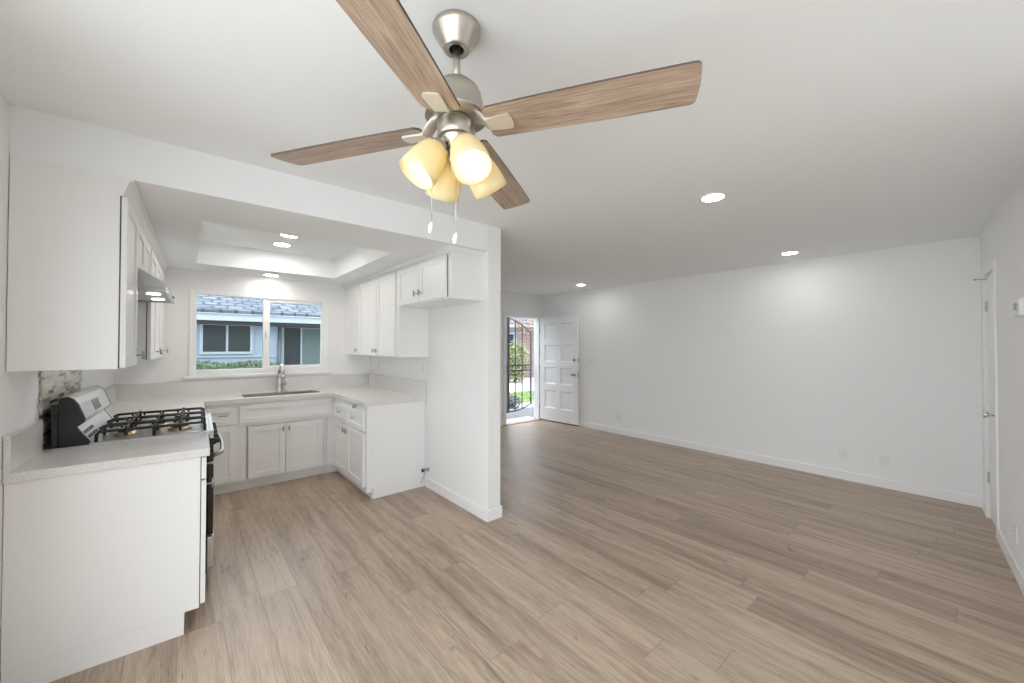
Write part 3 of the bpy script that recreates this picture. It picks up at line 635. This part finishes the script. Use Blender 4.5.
# ------------------------------------------------------------------ range hood
h = lthing('range_hood', 'stainless under-cabinet range hood above the gas range', 'range hood', HS0 + 0.004)
HW = HS1 - HS0 - 0.008
HB = 1.746
mb = MB()
mb.prism([(-0.006, HB + 0.022), (-0.006, 1.872), (-0.35, 1.872), (-0.468, 1.796), (-0.468, HB + 0.022)], 0.0, HW, lambda p, q, t: (t, p, q))
mb.box(0, 0.012, -0.468, -0.006, HB, HB + 0.022); mb.box(HW - 0.012, HW, -0.468, -0.006, HB, HB + 0.022)
mb.build('canopy', 'hoodsteel', h, 0.002)
mb = MB(); mb.prism([(-0.468, HB + 0.03), (-0.480, HB + 0.006), (-0.480, HB - 0.002), (-0.462, HB - 0.002), (-0.462, HB + 0.022)], 0.0, HW, lambda p, q, t: (t, p, q)); mb.build('front_lip', 'steel', h)
mb = MB(); mb.box(0.013, HW - 0.013, -0.455, -0.05, HB + 0.008, HB + 0.021); mb.build('filter', 'silverpaint', h)
for x in (0.2, HW - 0.2):
    mb = MB(); mb.lathe([(0.032, 0), (0.032, 0.006), (0, 0.006)], (x, -0.40, HB + 0.002), n=18); mb.build('lamp', 'hoodled', h)
for q in range(3):
    mb = MB(); mb.cyl((HW - 0.06 - q*0.03, -0.467, HB + 0.035), (HW - 0.06 - q*0.03, -0.476, HB + 0.035), 0.007, n=10); mb.build('button', 'rubber', h)

# ------------------------------------------------------------------ ceiling fan
FX, FY, FS = 0.650, 1.039, 1.03
fan = thing('ceiling_fan', 'brushed nickel ceiling fan with four wooden blades and lit amber shades', 'ceiling fan', (FX, FY, CAMH - FS*CAMH))
fan.scale = (FS, FS, FS); HL = (H - CAMH)/FS + CAMH
mb = MB(); mb.lathe([(0.0715, HL), (0.073, HL - 0.004), (0.073, HL - 0.011), (0.0705, HL - 0.016)], n=48, closed_top=False, closed_bot=False); mb.lathe([(0.0705, HL - 0.016), (0.041, HL - 0.064)], n=48, closed_top=False, closed_bot=False)
mb.lathe([(0.041, HL - 0.064), (0.0395, HL - 0.0665), (0.036, HL - 0.0675)], n=48, closed_top=False, closed_bot=False); mb.lathe([(0.036, HL - 0.0675), (0.0225, HL - 0.0655)], n=48, closed_top=False, closed_bot=False); cn = mb.build('canopy', 'nickel', fan)
mb = MB(); mb.lathe([(0.0235, HL - 0.0655), (0.0235, HL - 0.05), (0.0, HL - 0.045)], n=24, closed_bot=False); mb.build('ball_socket', 'rubber', cn)
mb = MB(); mb.cyl((0, 0, 2.24), (0, 0, HL - 0.048), 0.0118, n=20); mb.build('downrod', 'nickel', fan)
mb = MB(); mb.lathe([(0.014, 2.247), (0.030, 2.245), (0.050, 2.238), (0.068, 2.222), (0.077, 2.203), (0.081, 2.185), (0.083, 2.155), (0.092, 2.142), (0.094, 2.133), (0.0, 2.128)][::-1], n=48); mb.build('motor_housing', 'nickel', fan)
mb = MB(); mb.lathe([(0.0, 2.070), (0.054, 2.070), (0.057, 2.074), (0.057, 2.116), (0.050, 2.124), (0.0, 2.126)], n=40); mb.build('switch_housing', 'nickel', fan)
mb = MB(); mb.lathe([(0.0, 1.992), (0.009, 1.994), (0.012, 2.004), (0.010, 2.014), (0.024, 2.022), (0.033, 2.04), (0.034, 2.054), (0.044, 2.066), (0.046, 2.072)], n=32); mb.build('light_fitter', 'nickel', fan)
BZ = 2.100
def blade_mesh():
    mb = MB(); n = 8
    r0, r1, w0, w1, cr_ = 0.103, 0.676, 0.059, 0.066, 0.016
    out = []
    def corner(cx, cy, a0, rad):
        for i in range(6):
            a = a0 + i*(pi/2)/5; out.append((cx + rad*cos(a), cy + rad*sin(a)))
    corner(r1 - cr_, w1 - cr_, 0, cr_) if False else None
    # outline: counter-clockwise from the root, with a slightly bowed tip
    out.append((r0 + 0.012, -w0)); 
    for i in range(1, 8): t_ = i/8; out.append((r0 + (r1 - r0)*t_, -(w0 + (w1 - w0)*t_ + 0.003*sin(pi*t_))))
    corner(r1 - cr_, -(w1 - cr_), -pi/2, cr_)
    out.append((r1 + 0.004, 0.0))
    corner(r1 - cr_, w1 - cr_, 0, cr_)
    for i in range(7, 0, -1): t_ = i/8; out.append((r0 + (r1 - r0)*t_, w0 + (w1 - w0)*t_ + 0.003*sin(pi*t_)))
    out.append((r0 + 0.012, w0)); out.append((r0, w0 - 0.012)); out.append((r0, -w0 + 0.012))
    A_ = [mb.bm.verts.new((x, y, 0)) for x, y in out]; B_ = [mb.bm.verts.new((x, y, 0.0065)) for x, y in out]
    mb.mi = 0; mb._f(A_[::-1]); mb._f(B_); mb.mi = 1
    for i in range(len(out)): j = (i+1) % len(out); mb._f([A_[i], A_[j], B_[j], B_[i]])
    return mb
def iron_mesh():
    mb = MB()
    pl = [(0.104, -0.022), (0.140, -0.026), (0.172, -0.028), (0.179, -0.023), (0.182, -0.011), (0.182, 0.011), (0.179, 0.023), (0.172, 0.028), (0.140, 0.026), (0.104, 0.022)]
    mb.prism(pl, -0.0065, -0.0005, lambda p, q, t: (p, q, t))
    rows = []                                             # broad curved strap from the plate down round to the hub
    for r_, hw, z_ in ((0.122, 0.023, -0.0062), (0.106, 0.026, -0.004), (0.094, 0.028, 0.006), (0.082, 0.027, 0.019), (0.068, 0.024, 0.030), (0.048, 0.020, 0.036)):
        rows.append([mb.bm.verts.new(p) for p in ((r_, -hw, z_), (r_, hw, z_), (r_, hw, z_ + 0.007), (r_, -hw, z_ + 0.007))])
    for A_, B_ in zip(rows, rows[1:]):
        for q in range(4): mb._f([A_[q], A_[(q+1) % 4], B_[(q+1) % 4], B_[q]], q in (0, 2))
    mb._f(rows[0][::-1]); mb._f(rows[-1])
    return mb
for i, adeg in enumerate((122.0, 32.8, -58.2, -144.3)):
    if i == 0:
        b0 = blade_mesh().build('blade', ['blade', 'bladeedge'], fan); i0 = iron_mesh().build('blade_bracket', 'glare_nickel', b0); bl = b0
    else:
        bl = b0.copy(); COL.objects.link(bl); bl.parent = fan
        ii = i0.copy(); COL.objects.link(ii); ii.parent = bl
    bl.matrix_local = Matrix.Translation((0, 0, BZ)) @ Matrix.Rotation(radians(adeg), 4, 'Z') @ Matrix.Rotation(radians(-10.7), 4, 'X')
# lamp shades
tl = radians(34)
def shade_mesh():
    mb = MB()            # local: z points from neck to mouth (down the shade), closed shoulder, open mouth
    o_ = [(0.016, 0.0), (0.028, 0.004), (0.040, 0.016), (0.048, 0.040), (0.0535, 0.070), (0.056, 0.100), (0.0555, 0.122)]
    in_ = [(r - 0.003, z + (0.003 if i == 0 else 0.0)) for i, (r, z) in enumerate(o_)][::-1]
    mb.lathe(o_ + in_, n=40, closed_top=False, closed_bot=False); return mb
def bulb_mesh():
    mb = MB(); mb.lathe([(0.0135, 0.018), (0.015, 0.030), (0.024, 0.048), (0.030, 0.066), (0.029, 0.082), (0.020, 0.097), (0.0, 0.103)], n=24); return mb
def arm_mesh():
    mb = MB(); mb.lathe([(0.0, -0.012), (0.022, -0.010), (0.024, 0.002), (0.018, 0.018), (0.0, 0.019)], n=24); return mb
sh0 = None
for adeg in (170, 80, -10, -100):
    Z = Matrix.Rotation(radians(adeg), 4, 'Z')
    Mx = Z @ Matrix.Translation((0.055, 0, 2.034)) @ Matrix.Rotation(pi - tl, 4, 'Y')
    if sh0 is None:
        sh0 = shade_mesh().build('lamp_shade', 'shade', fan); bu0 = bulb_mesh().build('bulb', 'bulb', sh0); so0 = arm_mesh().build('socket', 'nickel', sh0); sh = sh0
    else:
        sh = sh0.copy(); COL.objects.link(sh); sh.parent = fan
        for q in (bu0, so0): c_ = q.copy(); COL.objects.link(c_); c_.parent = sh
    sh.matrix_local = Mx
    mb = MB(); P = [Z @ Vector(p) for p in ((0.020, 0, 2.050), (0.030, 0, 2.058), (0.042, 0, 2.056), (0.052, 0, 2.044))]
    mb.tube(P, 0.008, 10); mb.build('lamp_arm', 'nickel', fan)
for (dx, dy, ztop, zb) in ((-0.057, 0.048, 2.06, 1.818), (-0.005, -0.008, 1.995, 1.782)):
    mb = MB(); mb.cyl((dx, dy, zb), (dx, dy, ztop), 0.0013, n=6)
    z_ = zb
    while z_ < ztop - 0.005: mb.lathe([(0, -0.0018), (0.0018, 0), (0, 0.0018)], (dx, dy, z_), n=6); z_ += 0.006
    pc = mb.build('pull_chain', 'nickel', fan)
    mb = MB(); mb.lathe([(0, -0.038), (0.005, -0.035), (0.0085, -0.024), (0.0075, -0.012), (0.003, -0.002), (0, 0.0)], (dx + 0.002, dy, zb), (0.15, -0.1, 1), 14); mb.build('chain_fob', 'plastic', pc)

# ------------------------------------------------------------------ recessed lights
def downlight(x, y, z, label, r=0.067):
    global DL0
    if DL0 is None:
        d = thing('recessed_light', label, 'ceiling light', (x, y, z), group='recessed ceiling lights')
        mb = MB(); mb.lathe([(r, -0.006), (r + 0.004, -0.007), (r + 0.019, -0.002), (r + 0.019, 0.0), (r, 0.0), (r, -0.006)], n=40, closed_top=False, closed_bot=False); mb.build('trim_ring', 'plastic', d)
        mb = MB(); mb.lathe([(0.0, -0.0045), (r, -0.0045), (r, -0.001), (0, -0.001)], n=40); mb.build('diffuser', 'led', d)
        DL0 = d; return d
    d = copy_thing(DL0, (x, y, z), label)
    if x < 1.5:                                     # warmer, dimmer kitchen lamps
        for c_ in d.children:
            if c_.name.startswith('diffuser'): c_.data = KDATA(c_.data, 'led_sink' if z < H else 'led_kitchen')
    return d
KD = {}
def KDATA(me, m):
    if m not in KD: KD[m] = me.copy(); KD[m].materials[0] = M[m]
    return KD[m]
DL0 = None
downlight(2.70, 1.10, H, 'lit recessed ceiling light nearest the camera, right of the ceiling fan')
downlight(4.93, 1.226, H, 'lit recessed ceiling light near the long wall, right of the nearest one')
downlight(4.92, 4.06, H, 'lit recessed ceiling light above the open front door')
downlight(0.722, 3.96, H, 'lit recessed light in the ceiling tray, at its near edge')
downlight(0.735, 4.37, H, 'lit recessed light in the ceiling tray, the farther from the camera')
downlight(0.735, 5.0, ZK, 'lit recessed ceiling light directly above the kitchen window')
d = thing('round_cover_plate', 'faint round white cover plate in the ceiling tray, right of its lights', 'ceiling plate', (1.16, 3.97, H))
mb = MB(); mb.lathe([(0.0, -0.014), (0.045, -0.014), (0.062, -0.010), (0.066, 0.0), (0, 0)], n=32); mb.build('cover', 'plastic', d)

# ------------------------------------------------------------------ outlets, switches, thermostat
def plate_thing(name, label, cat, loc, rz, w_, h_, kind, group):
    p = thing(name, label, cat, loc, rz, group)          # local -y into the room
    mb = MB(); mb.box(-w_/2, w_/2, -0.007, 0, -h_/2, h_/2); mb.build('cover_plate', 'plastic', p, 0.002)
    if kind == 'outlet':
        for dz in (-0.02, 0.02):
            mb = MB(); mb.box(-0.017, 0.017, -0.008, -0.006, dz - 0.014, dz + 0.014); r_ = mb.build('socket', 'plastic', p, 0.003)
            mb = MB(); mb.box(-0.008, -0.006, -0.0085, -0.008, dz - 0.005, dz + 0.006); mb.box(0.006, 0.008, -0.0085, -0.008, dz - 0.005, dz + 0.005); mb.build('slot', 'slot', r_)
    elif kind == 'switch':
        n = max(1, round(w_/0.06) - (1 if w_ < 0.1 else 0)); n = 2 if w_ > 0.1 else 1
        for q in range(n):
            x = (q - (n-1)/2)*0.046
            mb = MB(); mb.box(x - 0.016, x + 0.016, -0.010, -0.006, -0.033, 0.033); mb.build('rocker', 'plastic', p, 0.002)
    elif kind == 'jack':
        mb = MB(); mb.box(-0.02, 0.02, -0.009, -0.006, -0.018, 0.018); mb.build('insert', 'plastic', p, 0.002)
    return p
rzR = -pi/2     # local -y -> -X
def zr(rz): return rz
EP = 'wall plates'
plate_thing('wall_outlet', 'white wall outlet on the long wall nearest the right corner', 'outlet', (XR, 0.562, 0.277), rzR, 0.085, 0.115, 'blank', EP)
plate_thing('wall_outlet', 'white wall outlet on the long wall, left neighbour of the corner plate', 'outlet', (XR, 0.884, 0.282), rzR, 0.08, 0.115, 'outlet', EP)
plate_thing('wall_outlet', 'white wall outlet low on the long wall near the front door', 'outlet', (XR, 3.725, 0.274), rzR, 0.072, 0.115, 'outlet', EP)
plate_thing('light_switch', 'white light switch on the long wall beside the open front door', 'switch', (XR, 4.30, 1.20), rzR, 0.12, 0.115, 'switch', EP)
plate_thing('light_switch', 'white switch on the partition wall nearest the wall end', 'switch', (PX0, 3.276, 1.205), rzR, 0.072, 0.115, 'switch', EP)
plate_thing('wall_outlet', 'white wall outlet on the partition just past the counter end, in the fridge space', 'outlet', (PX0, 3.673, 1.213), rzR, 0.072, 0.115, 'outlet', EP)
plate_thing('wall_outlet', 'white wall outlet above the right counter, nearer the fridge space', 'outlet', (PX0, 4.446, 1.210), rzR, 0.072, 0.115, 'outlet', EP)
plate_thing('wall_outlet', 'white wall outlet above the right counter, nearer the window corner', 'outlet', (PX0, 4.870, 1.201), rzR, 0.115, 0.115, 'outlet', EP)
plate_thing('wall_outlet', 'white outlet low on the right side wall below the thermostat', 'outlet', (3.99, fw(3.99), 0.27), fang + pi, 0.072, 0.115, 'outlet', EP)
th = thing('thermostat', 'small white thermostat on the right side wall at the photo edge', 'thermostat', (3.70, fw(3.70), 1.665), fang + pi)
mb = MB(); mb.box(-0.09, 0.09, -0.028, 0, -0.05, 0.05); bd = mb.build('housing', 'plastic', th, 0.004)
mb = MB(); mb.box(-0.05, 0.02, -0.0295, -0.028, -0.012, 0.03); mb.build('screen', 'bluestripe', bd)
mb = MB(); mb.box(-0.094, -0.0905, -0.022, -0.006, -0.02, 0.03); mb.build('side_vent', 'grey', bd)
for q in range(2):
    mb = MB(); mb.box(0.045, 0.07, -0.031, -0.028, -0.02 + q*0.03, -0.006 + q*0.03); mb.build('button', 'grey', bd)
# water stub for the fridge
v = thing('water_valve', 'small water shut-off valve with loose tube low beside the cabinet end panel', 'valve', (PX0, 3.565, 0.185))
mb = MB(); mb.cyl((0, 0, 0), (-0.006, 0, 0), 0.022, n=18); mb.build('escutcheon', 'chrome', v)
mb = MB(); mb.cyl((-0.006, 0, 0), (-0.06, 0, 0), 0.008, n=12); mb.cyl((-0.045, 0, -0.012), (-0.045, 0, 0.018), 0.010, n=12); mb.build('valve_body', 'handle', v)
mb = MB(); mb.lathe([(0.006, 0), (0.018, 0.003), (0.018, 0.012), (0.006, 0.014)], (-0.06, 0, 0), (-1, 0, 0), 12); mb.build('valve_handle', 'rubber', v)
mb = MB(); mb.tube([(-0.045, 0, -0.012), (-0.047, 0.002, -0.04), (-0.055, 0.006, -0.07), (-0.068, 0.01, -0.10), (-0.078, 0.012, -0.125)], 0.004, 8); mb.build('tube', 'grey', v)

# ------------------------------------------------------------------ outdoors
GZ = -0.14
mb = MB(); mb.box(-14, 26, YF + 0.14, 40, GZ - 0.1, GZ - 0.02); o = struct('ground', mb, 'concrete')
mb = MB(); mb.box(-16, -1.02, -14, YF + 0.12, GZ - 0.1, GZ - 0.02); struct('bounce_slab', mb, 'bounce_slab')  # unseen pale ground, added to bounce daylight up to the ceiling
# security gate outside the front door: local x along the doorway
gt = thing('security_gate', 'grey wrought-iron security gate with curved rails outside the open front door', 'gate', (4.50, 5.70, 0))
def bar(nm, x, z0, z1, r): mb = MB(); mb.box(x - r, x + r, -r, r, z0, z1); mb.build(nm, 'gate', gt)
def zb_(x): t_ = (x - 0.16)/0.70; return 0.20 + 0.10*(max(0, t_))**2 - 0.03*sin(pi*min(1, max(0, t_)))
def zt_(x): t_ = (x - 0.05)/0.80; return 2.0 - 0.30*t_*t_
bar('post', 0.235, 0.17, 2.06, 0.022)
for x, r in ((0.42, 0.008), (0.60, 0.008)): bar('bar', x, zb_(x), zt_(x), r)
bar('stile', 0.835, 0.28, zt_(0.835) - 0.0, 0.013)
bar('stile', 0.075, -0.06, 2.06, 0.02)
for z in (0.965, 1.065): mb = MB(); mb.box(0.06, 0.86, -0.012, 0.012, z - 0.014, z + 0.014); mb.build('rail', 'gate', gt)
mb = MB(); mb.tube([(0.05 + 0.83*i/16, 0, zb_(0.05 + 0.83*i/16)) for i in range(17)], 0.014, 8); mb.build('curved_rail', 'gate', gt)
mb = MB(); mb.tube([(0.05 + 0.80*i/16, 0, zt_(0.05 + 0.80*i/16)) for i in range(17)], 0.012, 8); mb.build('curved_rail', 'gate', gt)
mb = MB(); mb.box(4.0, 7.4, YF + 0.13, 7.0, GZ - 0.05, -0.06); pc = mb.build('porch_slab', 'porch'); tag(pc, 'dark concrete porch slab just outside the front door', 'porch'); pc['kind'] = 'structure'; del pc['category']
mb = MB(); mb.box(DX0 - 0.1, DX1 + 0.1, YF + 0.162, YF + 0.42, -0.06, -0.005); struct('trim_5', mb, 'concrete')
def grass_patch():
    mb = MB(); mb.box(4.2, 22, 8.2, 10.0, GZ - 0.02, GZ + 0.015)
    rnd = random.Random(4)
    for _ in range(5200):
        x = rnd.uniform(5.5, 11.5); y = rnd.uniform(8.22, 9.95); a = rnd.uniform(0, 2*pi); hh = rnd.uniform(0.03, 0.07); r_ = 0.012
        mb._f([mb.bm.verts.new(p) for p in ((x - r_*cos(a), y - r_*sin(a), GZ + 0.012), (x + r_*cos(a), y + r_*sin(a), GZ + 0.012), (x + 0.02*sin(a), y + 0.02*cos(a), GZ + hh))])
    return mb
o = grass_patch().build('lawn', 'grass'); tag(o, 'bright green lawn seen through the front doorway', 'lawn', kind='stuff')
mb = MB(); mb.box(3.5, 22, 10.02, 12.4, GZ - 0.02, GZ + 0.012); struct('path', mb, 'concrete')
def leaf_cloud(center, rad, n, lsize, m, name, parent=None, seed=1, shell=0.55):
    rnd = random.Random(seed); mb = MB()
    for _ in range(n):
        d_ = Vector((rnd.gauss(0, 1), rnd.gauss(0, 1), rnd.gauss(0, 1))).normalized(); q = shell + (1 - shell)*rnd.random()
        q *= 1 + 0.12*sin(7*d_.x + 3*d_.z) * cos(5*d_.y)
        p = Vector(center) + Vector((d_.x*rad[0], d_.y*rad[1], d_.z*rad[2]))*q
        a = Vector((rnd.gauss(0, 1), rnd.gauss(0, 1), rnd.gauss(0, 1))).normalized(); b_ = a.orthogonal().normalized(); L = lsize*rnd.uniform(0.6, 1.3)
        mb._f([mb.bm.verts.new(z) for z in (p, p + a*L*0.5 + b_*L*0.28, p + a*L, p + a*L*0.5 - b_*L*0.28)])
    return mb.build(name, m, parent)
def box_cloud(x0, x1, y0, y1, z0, z1, n, lsize, m, name, parent=None, seed=1):
    rnd = random.Random(seed); mb = MB(); mb.box(x0 + 0.06, x1 - 0.06, y0 + 0.06, y1 - 0.06, z0, z1 - 0.06)
    for _ in range(n):
        x = rnd.uniform(x0, x1); f_ = rnd.random()
        if f_ < 0.5: y, z = rnd.uniform(y0, y1), z1 - 0.07 + rnd.uniform(0, 0.08) + 0.02*sin(x*9)
        else: y, z = y0 + rnd.uniform(0, 0.08), rnd.uniform(z0, z1)
        p = Vector((x, y, z)); a = Vector((rnd.gauss(0, 1), rnd.gauss(0, 1), rnd.gauss(0, 1) + 0.6)).normalized(); b_ = a.orthogonal().normalized(); L = lsize*rnd.uniform(0.6, 1.3)
        mb._f([mb.bm.verts.new(q) for q in (p, p + a*L*0.5 + b_*L*0.3, p + a*L, p + a*L*0.5 - b_*L*0.3)])
    return mb.build(name, m, parent)
# dark shrub beside the porch, bright bush, russet tree
def bush(name, label, c_, rad, n, ls, m, seed, stems=5):
    b_ = thing(name, label, 'shrub', (c_[0], c_[1], GZ))
    leaf_cloud((0, 0, c_[2] - GZ), rad, n, ls, m, 'foliage', b_, seed)
    mb = MB(); rnd = random.Random(seed)
    for _ in range(stems): a = rnd.uniform(0, 2*pi); mb.tube([(0.03*cos(a), 0.03*sin(a), 0), (rad[0]*0.5*cos(a), rad[1]*0.5*sin(a), c_[2] - GZ + rad[2]*0.4)], [0.02, 0.008], 6)
    mb.build('stem', 'bark', b_); return b_
bush('low_shrub', 'low dark grey-green shrub between the porch and the lawn', (6.48, 7.74, 0.0), (0.32, 0.32, 0.18), 900, 0.07, 'leafgrey', 11)
bush('bushy_shrub', 'yellow-green bush in front of the brick house across the path', (11.2, 12.95, 0.75), (0.60, 0.5, 0.95), 1800, 0.13, 'leaf2', 12)
tr = thing('garden_tree', 'russet-leaved tree whose branches hang above the doorway view', 'tree', (10.75, 10.45, GZ))
mb = MB(); mb.tube([(0, 0, 0), (0.03, 0, 1.6), (-0.1, 0.1, 2.5), (-0.2, 0.15, 3.2)], [0.09, 0.075, 0.06, 0.03], 10); mb.build('trunk', 'bark', tr)
for pts in ([(-0.08, 0.08, 2.0), (-0.6, 0.4, 2.2), (-1.3, 0.9, 2.3)], [(-0.05, 0.05, 1.85), (-0.5, 0.2, 2.0), (-1.0, 0.4, 2.1), (-1.4, 0.5, 1.95)], [(-0.12, 0.1, 2.4), (-0.6, 0.6, 2.45), (-1.1, 1.1, 2.5)]):
    mb = MB(); mb.tube(pts, [0.045, 0.03, 0.02, 0.010][:len(pts)], 8); mb.build('branch', 'bark', tr)
leaf_cloud((-0.8, 0.6, 2.40), (0.95, 0.7, 0.42), 380, 0.10, 'blossom', 'foliage', tr, 21, 0.2)

def window_on(root, x0, x1, z0, z1, y, mull, cols=('houseglass', 'curtain'), fr=0.045):
    mb = MB(); mb.box(x0 - fr, x0, y - 0.04, y, z0 - fr, z1 + fr); mb.box(x1, x1 + fr, y - 0.04, y, z0 - fr, z1 + fr); mb.box(x0, x1, y - 0.04, y, z0 - fr, z0); mb.box(x0, x1, y - 0.04, y, z1, z1 + fr); mb.box(mull - 0.016, mull + 0.016, y - 0.035, y, z0, z1)
    f_ = mb.build('window', 'siding_trim', root)
    mb = MB(); mb.box(x0, mull - 0.016, y - 0.012, y, z0, z1); mb.build('pane', cols[0], f_)
    mb = MB(); mb.box(mull + 0.016, x1, y - 0.012, y, z0, z1); mb.build('pane', cols[1], f_)
# house across from the kitchen window (front plane Y = 8.5)
HY = 8.5
hs = thing('neighbor_house', 'pale blue house with grey shingle roof across from the kitchen window', 'house', (0, HY, GZ))
o_ = -GZ
mb = MB(); mb.box(-4.0, 1.36, 0.0, 4.0, 0, 2.15); mb.box(1.36, 3.6, 0.35, 4.0, 0, 2.15); mb.build('wall', 'siding', hs)
mb = MB()
x = -3.9
while x < 1.3:
    if not 0.17 < x < 0.96: mb.box(x, x + 0.035, -0.014, 0.0, 0, 1.82 + o_)
    x += 0.3
mb.build('batten', 'siding_trim', hs)
mb = MB(); mb.box(-4.0, 1.36, -0.03, 0.0, 1.235 + o_, 1.262 + o_); mb.build('belt_board', 'siding_trim', hs)
window_on(hs, 0.255, 0.93, 1.335 + o_, 1.80 + o_, 0.0, 0.59, ('houseglass', 'houseglass'))
window_on(hs, 1.53, 2.28, 0.98 + o_, 1.80 + o_, 0.35, 1.84, ('houseglass', 'curtain'))
mb = MB(); mb.tube([(1.395, -0.03, 0.1), (1.395, -0.03, 1.95 + o_)], 0.028, 8); mb.build('downspout', 'gate', hs)
mb = MB(); mb.box(-4.0, 3.8, -0.32, 0.40, 1.872 + o_, 1.885 + o_); mb.box(-4, 3.8, -0.30, 0.36, 1.808 + o_, 1.872 + o_); mb.build('eave_shadow_band', 'shadowboard', hs)  # dark band drawn as the shade below the gutter
mb = MB(); mb.box(-4.2, 3.9, -0.36, -0.32, 1.865 + o_, 1.985 + o_); mb.build('fascia', 'siding_trim', hs)
mb = MB(); mb.prism([(0, 0), (4.2, 0), (4.2, 0.06), (0, 0.06)], -4.3, 4.0, lambda p, q, t: (t, p, q))
rf = mb.build('roof', 'shingle', hs); rf.matrix_local = Matrix.Translation((0, -0.40, 1.985 + o_)) @ Matrix.Rotation(radians(24), 4, 'X')
# hedge below the window
hg = box_cloud(-1.2, 1.22, 7.35, 7.8, GZ, 1.145, 3800, 0.055, 'leaf', 'hedge', None, 31); tag(hg, 'clipped green hedge just outside the kitchen window', 'hedge', kind='stuff')
# house across the path from the front door
ba = math.atan2(0.75, 0.66)
h2 = thing('brick_house', 'brick and lilac stucco house across the lawn from the front door', 'house', (11.9, 16.2, GZ), -0.70)
mb = MB(); mb.box(-4.5, 1.75, 0, 4, 0, 3.2); mb.build('wall', 'lilac', h2)
mb = MB(); mb.box(1.75, 6.5, -0.1, 4, 0, 3.2); mb.build('brick_wall', 'brick', h2)
mb = MB(); mb.box(-4, 5, -0.7, 4.2, 2.55, 2.72); mb.build('fascia', 'siding_trim', h2)
mb = MB(); mb.prism([(-0.75, 2.72), (4.3, 2.72), (4.3, 4.2), (1.8, 4.4)], -4.2, 5.2, lambda p, q, t: (t, p, q)); mb.build('roof', 'shingle', h2)
mb = MB(); mb.box(1.08, 1.5, -0.06, 0, 0.05, 2.2); mb.build('door', 'houseglass', h2)
mb = MB(); mb.box(1.0, 1.08, -0.1, 0, 0, 2.3); mb.box(1.5, 1.58, -0.1, 0, 0, 2.3); mb.box(1.08, 1.5, -0.1, 0, 2.2, 2.3); mb.build('door_frame', 'siding_trim', h2)
window_on(h2, 3.0, 4.1, 0.9, 2.1, -0.1, 3.55, ('houseglass', 'houseglass'))

# daylight portals at the openings (they only guide sampling of the sky)
def portal(name, loc, rot, sx, sy):
    l = bpy.data.lights.new(name, 'AREA'); l.shape = 'RECTANGLE'; l.size = sx; l.size_y = sy; l.cycles.is_portal = True
    q = bpy.data.objects.new(name, l); COL.objects.link(q); q.location = loc; q.rotation_euler = rot
pp = Lp(-0.13, (SX0 + SX1)/2, SZ/2); portal('portal_added_opening', pp, (pi/2, 0, -pi/2 - LTH), SX1 - SX0, SZ)
portal('portal_door', ((DX0 + DX1)/2, YF + 0.2, DH/2), (-pi/2, 0, 0), DX1 - DX0, DH)
portal('portal_window', ((WX0 + WX1)/2, YK + 0.2, (WZ0 + WZ1)/2), (-pi/2, 0, 0), WX1 - WX0, WZ1 - WZ0)
